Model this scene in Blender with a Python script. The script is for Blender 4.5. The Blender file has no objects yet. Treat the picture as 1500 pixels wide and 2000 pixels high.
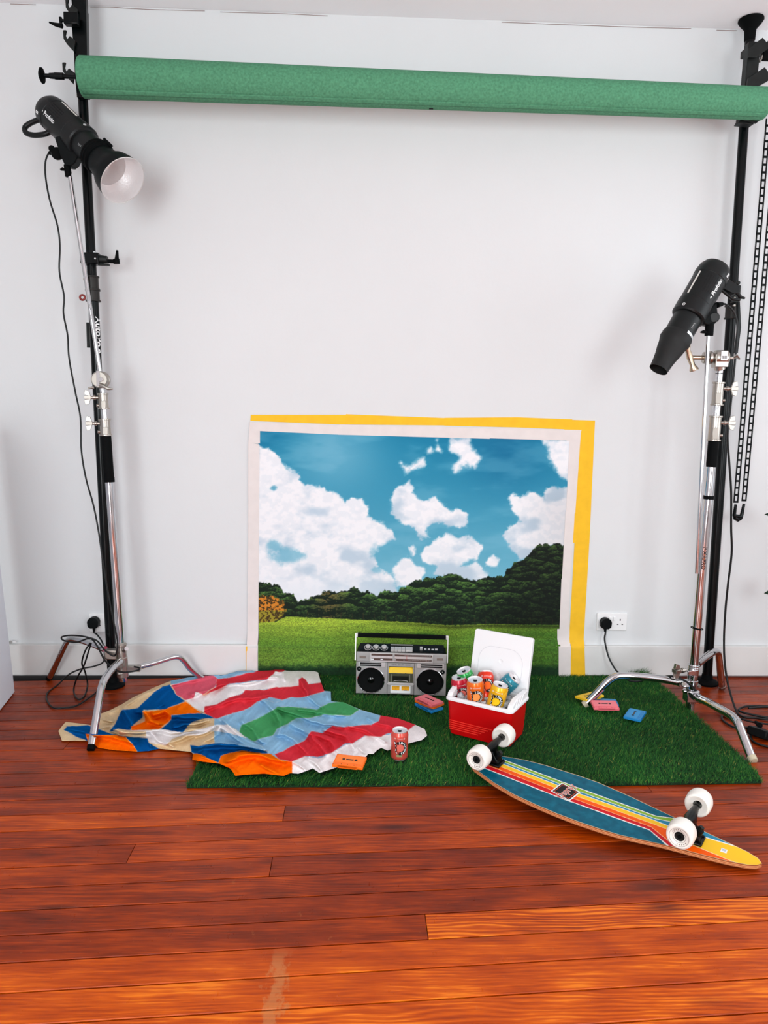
import bpy, math, random
import numpy as np
from mathutils import Vector, Matrix

random.seed(7); RNG = np.random.default_rng(11)
scene = bpy.context.scene
COL = scene.collection

# ------------------------------------------------------------------ camera
FPX = 1444.0
def nrm(v): v = np.asarray(v, float); return v / np.linalg.norm(v)
RX = nrm([36050, 350, FPX]); DN = nrm([-161, 10840, FPX]); DN = nrm(DN - RX * (DN @ RX)); FW = np.cross(RX, DN)
CAM = np.array([0.0, -3.39, 1.24])
cam = bpy.data.cameras.new('camera'); camo = bpy.data.objects.new('camera', cam); COL.objects.link(camo)
cam.sensor_fit = 'VERTICAL'; cam.sensor_height = 36.0; cam.sensor_width = 27.0; cam.lens = FPX / 2000 * 36
cam.clip_start = 0.05; cam.clip_end = 100
_x = Vector((RX[0], FW[0], -DN[0])); _y = Vector((-RX[1], -FW[1], DN[1])); _z = Vector((-RX[2], -FW[2], DN[2]))
M = Matrix((_x, _y, _z)).transposed().to_4x4(); M.translation = Vector(CAM); camo.matrix_world = M
scene.camera = camo

# ------------------------------------------------------------------ world, lights, exposure
scene.view_settings.view_transform = 'Standard'; scene.view_settings.look = 'None'
scene.view_settings.gamma = 1.0; scene.view_settings.use_curve_mapping = False
scene.view_settings.exposure = 0.45
world = bpy.data.worlds.new('world'); scene.world = world; world.use_nodes = True
world.node_tree.nodes['Background'].inputs[0].default_value = (0.9, 0.95, 1.0, 1)
world.node_tree.nodes['Background'].inputs[1].default_value = 1.0
def area(name, loc, target, sx, sy, power, color=(1, 1, 1)):
    l = bpy.data.lights.new(name, 'AREA'); l.shape = 'RECTANGLE'; l.size = sx; l.size_y = sy
    l.energy = power; l.color = color
    o = bpy.data.objects.new(name, l); COL.objects.link(o); o.location = loc
    d = Vector(target) - Vector(loc); o.rotation_euler = d.to_track_quat('-Z', 'Z').to_euler()
    return o
# daylight through the two sash windows behind the camera and the one in the right wall
area('window_light', (-1.12, -5.28, 1.25), (-1.12, 0, 1.2), 1.2, 1.95, 74, (0.90, 0.975, 1.0))
area('window_light', (2.15, -5.28, 1.55), (2.15, 0, 1.45), 1.25, 1.9, 44, (0.90, 0.975, 1.0))
area('window_light', (3.08, -1.55, 1.60), (0.0, -1.55, 1.45), 1.3, 1.9, 14, (0.90, 0.95, 1.0))

# ------------------------------------------------------------------ helpers
def ray(px, py):
    c = np.array([px - 750.0, py - 1000.0, FPX]); return np.array([c @ RX, c @ FW, -(c @ DN)])
def G(px, py, z=0.0):
    d = ray(px, py); return CAM + d * ((z - CAM[2]) / d[2])
def P(px, py, y=0.0):
    d = ray(px, py); return CAM + d * ((y - CAM[1]) / d[1])
def proj(p):
    d = np.asarray(p, float) - CAM; c0 = d @ np.array([RX[0], FW[0], -DN[0]]); 
    c1 = d @ np.array([RX[1], FW[1], -DN[1]]); c2 = d @ np.array([RX[2], FW[2], -DN[2]])
    return 750 + FPX * c0 / c2, 1000 + FPX * c1 / c2
def s2l(c):
    return tuple(((v / 255) / 12.92 if v / 255 <= 0.04045 else ((v / 255 + 0.055) / 1.055) ** 2.4) for v in c)
def s2l_np(a):
    a = np.asarray(a, float) / 255; return np.where(a <= 0.04045, a / 12.92, ((a + 0.055) / 1.055) ** 2.4)

def V(*a): return Vector([float(x) for x in (a[0] if len(a) == 1 else a)])

MATS = {}
def mat(name, rgb, rough=0.5, metal=0.0, noise=0.0, nscale=30, bump=0.0, bscale=60, coat=0.0, spec=0.3, stretch=None, trans=0.0, emit=None):
    if name in MATS: return MATS[name]
    m = bpy.data.materials.new(name); m.use_nodes = True; nt = m.node_tree; b = nt.nodes['Principled BSDF']
    c = s2l(rgb); b.inputs['Base Color'].default_value = (*c, 1); b.inputs['Roughness'].default_value = rough
    b.inputs['Metallic'].default_value = metal; b.inputs['Coat Weight'].default_value = coat
    b.inputs['Specular IOR Level'].default_value = spec
    if trans: b.inputs['Transmission Weight'].default_value = trans; b.inputs['IOR'].default_value = 1.31
    if noise or bump:
        tc = nt.nodes.new('ShaderNodeTexCoord'); mp = nt.nodes.new('ShaderNodeMapping'); nt.links.new(tc.outputs['Object'], mp.inputs[0])
        if stretch: mp.inputs['Scale'].default_value = stretch
    if noise:
        n = nt.nodes.new('ShaderNodeTexNoise'); n.inputs['Scale'].default_value = nscale; n.inputs['Detail'].default_value = 4
        nt.links.new(mp.outputs[0], n.inputs['Vector'])
        r = nt.nodes.new('ShaderNodeMapRange'); r.inputs[3].default_value = 1 - noise; r.inputs[4].default_value = 1 + noise
        r.inputs[1].default_value = 0.3; r.inputs[2].default_value = 0.7
        nt.links.new(n.outputs['Fac'], r.inputs[0])
        h = nt.nodes.new('ShaderNodeVectorMath'); h.operation = 'SCALE'; h.inputs[0].default_value = c
        nt.links.new(r.outputs[0], h.inputs['Scale']); nt.links.new(h.outputs[0], b.inputs['Base Color'])
    if bump:
        n2 = nt.nodes.new('ShaderNodeTexNoise'); n2.inputs['Scale'].default_value = bscale; n2.inputs['Detail'].default_value = 5
        nt.links.new(mp.outputs[0], n2.inputs['Vector'])
        bp = nt.nodes.new('ShaderNodeBump'); bp.inputs['Strength'].default_value = bump; bp.inputs['Distance'].default_value = 0.002
        nt.links.new(n2.outputs['Fac'], bp.inputs['Height']); nt.links.new(bp.outputs[0], b.inputs['Normal'])
    MATS[name] = m; return m

def attr_mat(name, rough=0.8, bump=0.0, bscale=200, sheen=0.0, spec=0.25, coat=0.0):
    if name in MATS: return MATS[name]
    m = bpy.data.materials.new(name); m.use_nodes = True; nt = m.node_tree; b = nt.nodes['Principled BSDF']
    a = nt.nodes.new('ShaderNodeAttribute'); a.attribute_name = 'Col'; nt.links.new(a.outputs['Color'], b.inputs['Base Color'])
    b.inputs['Roughness'].default_value = rough; b.inputs['Sheen Weight'].default_value = sheen
    b.inputs['Specular IOR Level'].default_value = spec; b.inputs['Coat Weight'].default_value = coat; b.inputs['Coat Roughness'].default_value = 0.15
    if bump:
        tc = nt.nodes.new('ShaderNodeTexCoord'); n2 = nt.nodes.new('ShaderNodeTexNoise'); n2.inputs['Scale'].default_value = bscale
        nt.links.new(tc.outputs['Object'], n2.inputs['Vector']); bp = nt.nodes.new('ShaderNodeBump'); bp.inputs['Strength'].default_value = bump
        bp.inputs['Distance'].default_value = 0.001
        nt.links.new(n2.outputs['Fac'], bp.inputs['Height']); nt.links.new(bp.outputs[0], b.inputs['Normal'])
    MATS[name] = m; return m

BLACK = mat('black_plastic', (9, 13, 14), 0.45, noise=0.1, spec=0.1); RUB = mat('black_rubber', (6, 8, 9), 0.7, spec=0.08)
BLKM = mat('black_metal', (4, 8, 9), 0.25, 0.0, spec=0.18); BRK = mat('dark_steel', (30, 33, 32), 0.45, 0.3, noise=0.2)
CHROME = mat('chrome', (200, 200, 202), 0.09, 1.0); NICKEL = mat('satin_nickel', (172, 166, 158), 0.33, 1.0)
WHITEP = mat('white_plastic', (240, 240, 240), 0.4); WTXT = mat('white_print', (238, 240, 240), 0.6)
BTXT = mat('black_print', (12, 12, 14), 0.6); SILVER = mat('silver_plastic', (168, 166, 164), 0.42, 0.35, noise=0.05, nscale=12)
SILVB = mat('bright_silver', (214, 212, 210), 0.3, 0.5); GLASS = mat('smoke_glass', (60, 62, 52), 0.1, trans=0.0)
CABLE = mat('cable_rubber', (8, 12, 13), 0.45, spec=0.35)

WM = {}
def prep(o, name, mats, parent, matrix=None, **props):
    COL.objects.link(o)
    for m in (mats if isinstance(mats, (list, tuple)) else [mats]): o.data.materials.append(m)
    if matrix is not None: WM[o.name] = matrix
    if parent is not None: o.parent = parent
    for k, v in props.items(): o[k] = v
    return o
def root(name, label, cat, loc=(0, 0, 0), rot=None, group=None):
    o = bpy.data.objects.new(name, None); COL.objects.link(o); o.empty_display_size = 0.05
    m = (rot.to_4x4() if rot is not None else Matrix.Identity(4)); m.translation = V(loc); o.matrix_world = m
    WM[o.name] = m.copy(); o['label'] = label; o['category'] = cat
    if group: o['group'] = group
    return o
def rotX(xdir, zhint):
    x = V(xdir).normalized(); z = V(zhint); z = (z - x * z.dot(x)).normalized(); y = z.cross(x)
    return Matrix((x, y, z)).transposed()

class MB:
    def __init__(s): s.v = []; s.f = []; s.mi = []; s.cur = 0
    def add(s, vs, fs, T=None):
        b = len(s.v)
        for p in vs:
            q = V(p)
            if T is not None: q = T @ q
            s.v.append(q)
        for f in fs: s.f.append([b + i for i in f]); s.mi.append(s.cur)
        return s
    def box(s, c, d, T=None):
        x, y, z = [k / 2 for k in d]; cx, cy, cz = c
        vs = [(cx + a * x, cy + b * y, cz + e * z) for a in (-1, 1) for b in (-1, 1) for e in (-1, 1)]
        return s.add(vs, [(0, 1, 3, 2), (4, 6, 7, 5), (0, 4, 5, 1), (2, 3, 7, 6), (0, 2, 6, 4), (1, 5, 7, 3)], T)
    def prism(s, poly, a0, a1, axis='z', T=None):
        n = len(poly)
        def mk(p, a):
            return (p[0], p[1], a) if axis == 'z' else ((p[0], a, p[1]) if axis == 'y' else (a, p[0], p[1]))
        vs = [mk(p, a0) for p in poly] + [mk(p, a1) for p in poly]
        fs = [list(range(n))[::-1], list(range(n, 2 * n))] + [(i, (i + 1) % n, n + (i + 1) % n, n + i) for i in range(n)]
        if axis == 'y': fs = [list(f)[::-1] for f in fs]
        return s.add(vs, fs, T)
    def tube(s, pts, r, n=10, caps=True, T=None, flat=None):
        pts = [V(p) for p in pts]; m = len(pts); rs = r if isinstance(r, (list, tuple)) else [r] * m
        t0 = (pts[1] - pts[0]).normalized(); up = Vector((0, 0, 1)) if abs(t0.z) < 0.9 else Vector((1, 0, 0))
        nx = t0.cross(up).normalized(); vs = []
        for i in range(m):
            t = (pts[min(i + 1, m - 1)] - pts[max(i - 1, 0)]).normalized()
            nx = (nx - t * nx.dot(t)).normalized(); ny = t.cross(nx)
            for k in range(n):
                a = 2 * math.pi * k / n; vs.append(pts[i] + nx * (math.cos(a) * rs[i]) + ny * (math.sin(a) * rs[i] * (flat or 1)))
        fs = [(i * n + k, i * n + (k + 1) % n, (i + 1) * n + (k + 1) % n, (i + 1) * n + k) for i in range(m - 1) for k in range(n)]
        if caps: fs += [list(range(n))[::-1], [(m - 1) * n + k for k in range(n)]]
        return s.add(vs, fs, T)
    def cyl(s, a, b, r, r2=None, n=20, T=None): return s.tube([a, b], [r, r if r2 is None else r2], n, True, T)
    def lathe(s, prof, T=None, n=32, axis='z', a0=0, a1=2 * math.pi, caps=False):
        """prof: (radius, height) pairs, revolved about the local axis"""
        full = abs(a1 - a0 - 2 * math.pi) < 1e-6; k2 = n if full else n + 1; vs = []
        for r, h in prof:
            for k in range(k2):
                a = a0 + (a1 - a0) * k / n; x, y = r * math.cos(a), r * math.sin(a)
                vs.append((x, y, h) if axis == 'z' else ((h, x, y) if axis == 'x' else (y, h, x)))
        fs = []
        for i in range(len(prof) - 1):
            for k in range(n):
                j = (k + 1) % k2 if full else k + 1
                fs.append((i * k2 + k, i * k2 + j, (i + 1) * k2 + j, (i + 1) * k2 + k))
        if caps:
            fs += [list(range(k2))[::-1], [(len(prof) - 1) * k2 + k for k in range(k2)]]
        return s.add(vs, fs, T)
    def torus(s, R, r, T=None, n=28, m=8, axis='z'):
        prof = [(R + r * math.cos(2 * math.pi * i / m), r * math.sin(2 * math.pi * i / m)) for i in range(m + 1)]
        return s.lathe(prof, T, n, axis)
    def build(s, name, mats, parent=None, bevel=0.0, seg=2, angle=35, world=True, **props):
        me = bpy.data.meshes.new(name)
        inv = WM[parent.name].inverted() if (parent is not None and world and parent.name in WM) else None
        vs = [tuple(inv @ p) if inv is not None else tuple(p) for p in s.v]
        me.from_pydata(vs, [], s.f); me.update()
        if max(s.mi or [0]) > 0: me.polygons.foreach_set('material_index', s.mi)
        me.polygons.foreach_set('use_smooth', [True] * len(me.polygons)); me.set_sharp_from_angle(angle=math.radians(angle))
        o = bpy.data.objects.new(name, me); prep(o, name, mats, parent, **props)
        if parent is not None and parent.name in WM: WM[o.name] = WM[parent.name]
        if bevel:
            b = o.modifiers.new('Bevel', 'BEVEL'); b.width = bevel; b.segments = seg; b.limit_method = 'ANGLE'; b.angle_limit = math.radians(40); b.harden_normals = False
        return o

def tagtop(o, label, cat, group=None):
    o['label'] = label; o['category'] = cat
    if group: o['group'] = group
    return o
def smooth(pts, k=6):
    """Catmull-Rom through 3-D points"""
    p = [np.asarray(q, float) for q in pts]; p = [2 * p[0] - p[1]] + p + [2 * p[-1] - p[-2]]; out = []
    for i in range(1, len(p) - 2):
        a, b, c, d = p[i - 1], p[i], p[i + 1], p[i + 2]
        for j in range(k):
            t = j / k
            out.append(0.5 * ((2 * b) + (c - a) * t + (2 * a - 5 * b + 4 * c - d) * t * t + (3 * b - 3 * c + d - a) * t ** 3))
    out.append(p[-2]); return out

_dg = None
def text_verts(body, size=1.0, offset=0.0, spacing=1.0, align='CENTER', extrude=0.0, shear=0.0):
    cu = bpy.data.curves.new('txt', 'FONT'); cu.body = body; cu.size = size; cu.offset = offset; cu.space_character = spacing
    cu.align_x = align; cu.align_y = 'CENTER'; cu.extrude = extrude; cu.resolution_u = 3; cu.shear = shear
    o = bpy.data.objects.new('txt', cu); COL.objects.link(o); bpy.context.view_layer.update()
    me = bpy.data.meshes.new_from_object(o.evaluated_get(bpy.context.evaluated_depsgraph_get()))
    vs = [tuple(v.co) for v in me.vertices]; fs = [tuple(p.vertices) for p in me.polygons]
    bpy.data.objects.remove(o); bpy.data.curves.remove(cu); bpy.data.meshes.remove(me)
    return vs, fs

# numpy noise
def vnoise(x, y, seed=0):
    xi = np.floor(x).astype(np.int64); yi = np.floor(y).astype(np.int64); fx = x - xi; fy = y - yi
    fx = fx * fx * (3 - 2 * fx); fy = fy * fy * (3 - 2 * fy)
    def h(a, b):
        n = (a * 374761393 + b * 668265263 + seed * 974634777) & 0xFFFFFFFF
        n = ((n ^ (n >> 13)) * 1274126177) & 0xFFFFFFFF; return ((n ^ (n >> 16)) & 0xFFFF) / 65535.0
    return (h(xi, yi) * (1 - fx) + h(xi + 1, yi) * fx) * (1 - fy) + (h(xi, yi + 1) * (1 - fx) + h(xi + 1, yi + 1) * fx) * fy
def fbm(x, y, octv=5, seed=0, gain=0.5):
    a, s, t = 1.0, 0.0, 0.0
    for i in range(octv):
        s = s + a * vnoise(x, y, seed + i * 7); t += a; a *= gain; x = x * 2.03 + 5.1; y = y * 2.03 + 1.7
    return s / t
def sstep(a, b, x): t = np.clip((x - a) / (b - a), 0, 1); return t * t * (3 - 2 * t)
def poly_sd(x, y, poly):
    """signed distance, positive inside"""
    poly = np.asarray(poly, float); d2 = np.full(x.shape, 1e18); ins = np.zeros(x.shape, bool)
    for i in range(len(poly)):
        ax, ay = poly[i - 1]; bx, by = poly[i]; ex, ey = bx - ax, by - ay
        t = np.clip(((x - ax) * ex + (y - ay) * ey) / (ex * ex + ey * ey + 1e-12), 0, 1)
        d2 = np.minimum(d2, (x - ax - t * ex) ** 2 + (y - ay - t * ey) ** 2)
        if ay != by: ins ^= ((ay > y) != (by > y)) & (x < (bx - ax) * (y - ay) / (by - ay) + ax)
    return np.where(ins, 1, -1) * np.sqrt(d2)
def worley(x, y, seed=0):
    """distance to the nearest jittered cell point, its vertical offset and a per-cell value"""
    xi = np.floor(x).astype(np.int64); yi = np.floor(y).astype(np.int64); best = np.full(x.shape, 9.0); oy = np.zeros(x.shape); idv = np.zeros(x.shape)
    def h(a, b, k):
        n = (a * 374761393 + b * 668265263 + (seed * 31 + k) * 974634777) & 0xFFFFFFFF
        n = ((n ^ (n >> 13)) * 1274126177) & 0xFFFFFFFF; return ((n ^ (n >> 16)) & 0xFFFF) / 65535.0
    for a in (-1, 0, 1):
        for b in (-1, 0, 1):
            cx = xi + a + h(xi + a, yi + b, 1); cy = yi + b + h(xi + a, yi + b, 2); d = np.hypot(x - cx, y - cy); m = d < best
            best = np.where(m, d, best); oy = np.where(m, y - cy, oy); idv = np.where(m, h(xi + a, yi + b, 3), idv)
    return best, oy, idv
def grid_mesh(name, Vx, colors, keep=None, material=None, parent=None, smoothf=True):
    """Vx: (ny, nx, 3) positions; colors (ny, nx, 3) linear; keep: (ny-1, nx-1) mask of faces"""
    ny, nx = Vx.shape[:2]; idx = np.arange(ny * nx).reshape(ny, nx)
    f = np.stack([idx[:-1, :-1], idx[:-1, 1:], idx[1:, 1:], idx[1:, :-1]], -1)
    f = f[keep] if keep is not None else f.reshape(-1, 4)
    used = np.unique(f); remap = np.zeros(ny * nx, np.int64); remap[used] = np.arange(len(used))
    vs = Vx.reshape(-1, 3)[used].astype(np.float32); f = remap[f].astype(np.int32)
    me = bpy.data.meshes.new(name); me.vertices.add(len(vs)); me.vertices.foreach_set('co', vs.ravel())
    me.loops.add(f.size); me.loops.foreach_set('vertex_index', f.ravel())
    me.polygons.add(len(f)); me.polygons.foreach_set('loop_start', np.arange(0, f.size, 4, dtype=np.int32))
    me.update(calc_edges=True)
    if smoothf: me.polygons.foreach_set('use_smooth', np.ones(len(f), bool))
    ca = me.color_attributes.new('Col', 'FLOAT_COLOR', 'POINT')
    c = np.concatenate([colors.reshape(-1, 3)[used], np.ones((len(used), 1))], 1).astype(np.float32); ca.data.foreach_set('color', c.ravel())
    o = bpy.data.objects.new(name, me); prep(o, name, material, parent); return o

# ------------------------------------------------------------------ the room
WALLM = mat('white_wall_paint', (220, 222, 223), 0.85, noise=0.018, nscale=1.3, bump=0.18, bscale=55, spec=0.2)
CEILM = mat('white_ceiling_paint', (248, 248, 250), 0.9, noise=0.02, nscale=2, bump=0.15, bscale=20, spec=0.2)
TRIMM = mat('white_gloss_paint', (222, 221, 219), 0.45, noise=0.02, nscale=5)
XL, XR, YB, ZC = -1.80, 3.10, -5.30, 2.912
def struct(o): o['kind'] = 'structure'; return o
def wall_with_holes(name, x0, x1, holes, place):
    """wall panel in local (u, z) with rectangular window openings"""
    mb = MB(); us = sorted({x0, x1, *[h[0] for h in holes], *[h[1] for h in holes]}); zs = sorted({0.0, ZC, *[h[2] for h in holes], *[h[3] for h in holes]})
    for a, b in zip(us, us[1:]):
        for c, d in zip(zs, zs[1:]):
            um, zm = (a + b) / 2, (c + d) / 2
            if any(h[0] < um < h[1] and h[2] < zm < h[3] for h in holes): continue
            mb.add(*place(a, b, c, d))
    return struct(mb.build(name, mat('grey_studio_wall', (170, 172, 174), 0.9) if name == 'wall_rear' else WALLM))
def boxverts(x0, x1, y0, y1, z0, z1):
    m = MB().box(((x0 + x1) / 2, (y0 + y1) / 2, (z0 + z1) / 2), (x1 - x0, y1 - y0, z1 - z0)); return m.v, m.f
wall_back = struct(MB().box(((XL + XR) / 2, 0.05, ZC / 2), (XR - XL + 0.2, 0.1, ZC)).build('wall_back', WALLM))
struct(MB().box((XL - 0.05, (YB) / 2, ZC / 2), (0.1, -YB + 0.1, ZC)).build('wall_left', WALLM))
wall_with_holes('wall_rear', XL, XR, [(-1.75, -0.5, 0.25, 2.25), (1.5, 2.8, 0.55, 2.55)], lambda a, b, c, d: boxverts(a, b, YB - 0.1, YB, c, d))
wall_with_holes('wall_right', YB, 0.0, [(-2.25, -0.85, 0.6, 2.6)], lambda a, b, c, d: boxverts(XR, XR + 0.1, a, b, c, d))
struct(MB().box(((XL + XR) / 2, YB / 2, ZC + 0.05), (XR - XL + 0.2, -YB + 0.2, 0.1)).build('ceiling', CEILM))
# window frames of the sash windows out of shot
def sash(name, x0, x1, z0, z1, y, turn=False):
    mb = MB()
    def bx(a0, a1, c0, c1, t=0.05):
        if turn: mb.box((y, (a0 + a1) / 2, (c0 + c1) / 2), (t, a1 - a0, c1 - c0))
        else: mb.box(((a0 + a1) / 2, y, (c0 + c1) / 2), (a1 - a0, t, c1 - c0))
    w = 0.05; bx(x0, x0 + w, z0, z1); bx(x1 - w, x1, z0, z1); bx(x0 + w, x1 - w, z0, z0 + w); bx(x0 + w, x1 - w, z1 - w, z1)
    zm = (z0 + z1) / 2; bx(x0 + w, x1 - w, zm - 0.025, zm + 0.025); xm = (x0 + x1) / 2; bx(xm - 0.012, xm + 0.012, z0 + w, zm - 0.025); bx(xm - 0.012, xm + 0.012, zm + 0.025, z1 - w)
    return struct(mb.build(name, TRIMM))
sash('window_1', -1.75, -0.5, 0.25, 2.25, YB - 0.05); sash('window_2', 1.5, 2.8, 0.55, 2.55, YB - 0.05); sash('window_3', -2.25, -0.85, 0.6, 2.6, XR + 0.05, True)
# baseboards, raised a hair off the floorboards so the dark gap shows
def baseboard(name, x0, x1, y0, y1):
    return struct(MB().box(((x0 + x1) / 2, (y0 + y1) / 2, 0.0825), (x1 - x0, y1 - y0, 0.147)).build(name, TRIMM, bevel=0.004))
bb = baseboard('baseboard_back', XL, XR, -0.024, 0.0); baseboard('baseboard_left', XL, XL + 0.022, YB, -0.026); baseboard('baseboard_right', XR - 0.022, XR, YB, -0.026); baseboard('baseboard_rear', XL + 0.03, XR - 0.03, YB, YB + 0.022)
# hairline crack between the wall and the ceiling
CRK = mat('crack_shadow', (150, 132, 126), 0.9)
mb = MB()
for seg in (((20, 6), (70, 8)), ((176, 4), (215, 3.5), (250, 6), (300, 9), (330, 13), (400, 18)), ((430, 19), (560, 24), (640, 27)), ((980, 38), (1100, 44), (1240, 49), (1300, 50.5), (1350, 51)), ((1400, 53), (1440, 54))):
    pts = [P(x, y, -0.001) for x, y in seg]; pts = [(p[0], -0.0008, min(p[2], ZC - 0.001) + 0.0) for p in pts]
    mb.tube(smooth([(p[0], p[1], ZC - 0.003 - 0.004 * abs(math.sin(9 * p[0]))) for p in pts], 5), 0.0013, 5)
mb.build('crack', CRK, wall_back)

# ------------------------------------------------------------------ floorboards
def plank_material():
    m = bpy.data.materials.new('varnished_floorboard'); m.use_nodes = True; nt = m.node_tree; N = nt.nodes; L = nt.links; b = N['Principled BSDF']
    tc = N.new('ShaderNodeTexCoord'); at = N.new('ShaderNodeAttribute'); at.attribute_type = 'OBJECT'; at.attribute_name = '["tone"]'
    geo = N.new('ShaderNodeNewGeometry')
    ob = N.new('ShaderNodeAttribute'); ob.attribute_type = 'OBJECT'; ob.attribute_name = '["seed"]'
    sep = N.new('ShaderNodeVectorMath'); sep.operation = 'ADD'; cmb = N.new('ShaderNodeCombineXYZ')
    L.new(ob.outputs['Fac'], cmb.inputs[0]); L.new(ob.outputs['Fac'], cmb.inputs[2]); L.new(tc.outputs['Object'], sep.inputs[0]); L.new(cmb.outputs[0], sep.inputs[1])
    mp = N.new('ShaderNodeMapping'); mp.inputs['Scale'].default_value = (1.8, 50, 50); L.new(sep.outputs[0], mp.inputs[0])
    n1 = N.new('ShaderNodeTexNoise'); n1.inputs['Scale'].default_value = 1.6; n1.inputs['Detail'].default_value = 6; n1.inputs['Distortion'].default_value = 0.7; L.new(mp.outputs[0], n1.inputs['Vector'])
    mp2 = N.new('ShaderNodeMapping'); mp2.inputs['Scale'].default_value = (2.6, 9, 9); L.new(sep.outputs[0], mp2.inputs[0])
    n2 = N.new('ShaderNodeTexNoise'); n2.inputs['Scale'].default_value = 2.2; n2.inputs['Detail'].default_value = 3; L.new(mp2.outputs[0], n2.inputs['Vector'])
    mp3 = N.new('ShaderNodeMapping'); mp3.inputs['Scale'].default_value = (9, 330, 330); L.new(sep.outputs[0], mp3.inputs[0])
    n3 = N.new('ShaderNodeTexNoise'); n3.inputs['Scale'].default_value = 2.0; n3.inputs['Detail'].default_value = 2; L.new(mp3.outputs[0], n3.inputs['Vector'])
    # broad grain + patches
    add = N.new('ShaderNodeMath'); add.operation = 'MULTIPLY_ADD'; L.new(n1.outputs['Fac'], add.inputs[0]); add.inputs[1].default_value = 0.36
    sc2 = N.new('ShaderNodeMath'); sc2.operation = 'MULTIPLY'; L.new(n2.outputs['Fac'], sc2.inputs[0]); sc2.inputs[1].default_value = 0.50; L.new(sc2.outputs[0], add.inputs[2])
    a2 = N.new('ShaderNodeMath'); a2.operation = 'MULTIPLY_ADD'; L.new(n3.outputs['Fac'], a2.inputs[0]); a2.inputs[1].default_value = 0.34; L.new(add.outputs[0], a2.inputs[2])
    # cathedral figure: distorted growth bands, stronger on some boards
    fg = N.new('ShaderNodeAttribute'); fg.attribute_type = 'OBJECT'; fg.attribute_name = '["figure"]'
    mp5 = N.new('ShaderNodeMapping'); mp5.inputs['Scale'].default_value = (0.20, 1, 1); L.new(sep.outputs[0], mp5.inputs[0])
    wv = N.new('ShaderNodeTexWave'); wv.wave_type = 'BANDS'; wv.bands_direction = 'Y'; wv.inputs['Scale'].default_value = 26; wv.inputs['Distortion'].default_value = 17; wv.inputs['Detail'].default_value = 2.5; wv.inputs['Detail Scale'].default_value = 0.55; L.new(mp5.outputs[0], wv.inputs['Vector'])
    w0 = N.new('ShaderNodeMath'); w0.operation = 'SUBTRACT'; L.new(wv.outputs['Fac'], w0.inputs[0]); w0.inputs[1].default_value = 0.3
    w1 = N.new('ShaderNodeMath'); w1.operation = 'MULTIPLY_ADD'; L.new(w0.outputs[0], w1.inputs[0]); L.new(fg.outputs['Fac'], w1.inputs[1]); aof = N.new('ShaderNodeMath'); aof.operation = 'ADD'; aof.inputs[1].default_value = 0.025; L.new(a2.outputs[0], aof.inputs[0]); L.new(aof.outputs[0], w1.inputs[2])
    a3 = N.new('ShaderNodeMath'); a3.operation = 'ADD'; L.new(w1.outputs[0], a3.inputs[0]); L.new(at.outputs['Fac'], a3.inputs[1])
    cr = N.new('ShaderNodeValToRGB'); L.new(a3.outputs[0], cr.inputs[0]); e = cr.color_ramp.elements
    e[0].position = 0.28; e[0].color = (*s2l((46, 14, 5)), 1); e[1].position = 1.08; e[1].color = (*s2l((232, 122, 22)), 1)
    for p, c in ((0.46, (96, 30, 6)), (0.62, (134, 44, 4)), (0.78, (176, 66, 2)), (0.92, (206, 88, 4))):
        q = e.new(p); q.color = (*s2l(c), 1)
    # knots
    mp4 = N.new('ShaderNodeMapping'); mp4.inputs['Scale'].default_value = (2.6, 8, 8); L.new(sep.outputs[0], mp4.inputs[0])
    vo = N.new('ShaderNodeTexVoronoi'); vo.inputs['Scale'].default_value = 1.0; L.new(mp4.outputs[0], vo.inputs['Vector'])
    kr = N.new('ShaderNodeMapRange'); L.new(vo.outputs['Distance'], kr.inputs[0]); kr.inputs[1].default_value = 0.02; kr.inputs[2].default_value = 0.22; kr.inputs[3].default_value = 0.8; kr.inputs[4].default_value = 0.0
    mx = N.new('ShaderNodeMix'); mx.data_type = 'RGBA'; L.new(kr.outputs[0], mx.inputs['Factor']); L.new(cr.outputs[0], mx.inputs['A']); mx.inputs['B'].default_value = (*s2l((58, 24, 14)), 1)
    # pale scuffs and scratches (world-placed wear)
    gp = N.new('ShaderNodeMapping'); gp.inputs['Scale'].default_value = (9, 5, 5); L.new(geo.outputs['Position'], gp.inputs[0])
    n4 = N.new('ShaderNodeTexNoise'); n4.inputs['Scale'].default_value = 3; n4.inputs['Detail'].default_value = 8; n4.inputs['Roughness'].default_value = 0.7; L.new(gp.outputs[0], n4.inputs['Vector'])
    wr = N.new('ShaderNodeMapRange'); L.new(n4.outputs['Fac'], wr.inputs[0]); wr.inputs[1].default_value = 0.64; wr.inputs[2].default_value = 0.74; wr.inputs[3].default_value = 0; wr.inputs[4].default_value = 0.35
    # one worn streak running towards the camera near x = -0.13
    sx = N.new('ShaderNodeSeparateXYZ'); L.new(geo.outputs['Position'], sx.inputs[0])
    dx = N.new('ShaderNodeMath'); dx.operation = 'MULTIPLY_ADD'; L.new(n4.outputs['Fac'], dx.inputs[0]); dx.inputs[1].default_value = 0.16; L.new(sx.outputs[0], dx.inputs[2])
    ab = N.new('ShaderNodeMath'); ab.operation = 'SUBTRACT'; L.new(dx.outputs[0], ab.inputs[0]); ab.inputs[1].default_value = -0.08
    ab2 = N.new('ShaderNodeMath'); ab2.operation = 'ABSOLUTE'; L.new(ab.outputs[0], ab2.inputs[0])
    st = N.new('ShaderNodeMapRange'); L.new(ab2.outputs[0], st.inputs[0]); st.inputs[1].default_value = 0.008; st.inputs[2].default_value = 0.022; st.inputs[3].default_value = 0.5; st.inputs[4].default_value = 0
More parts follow.
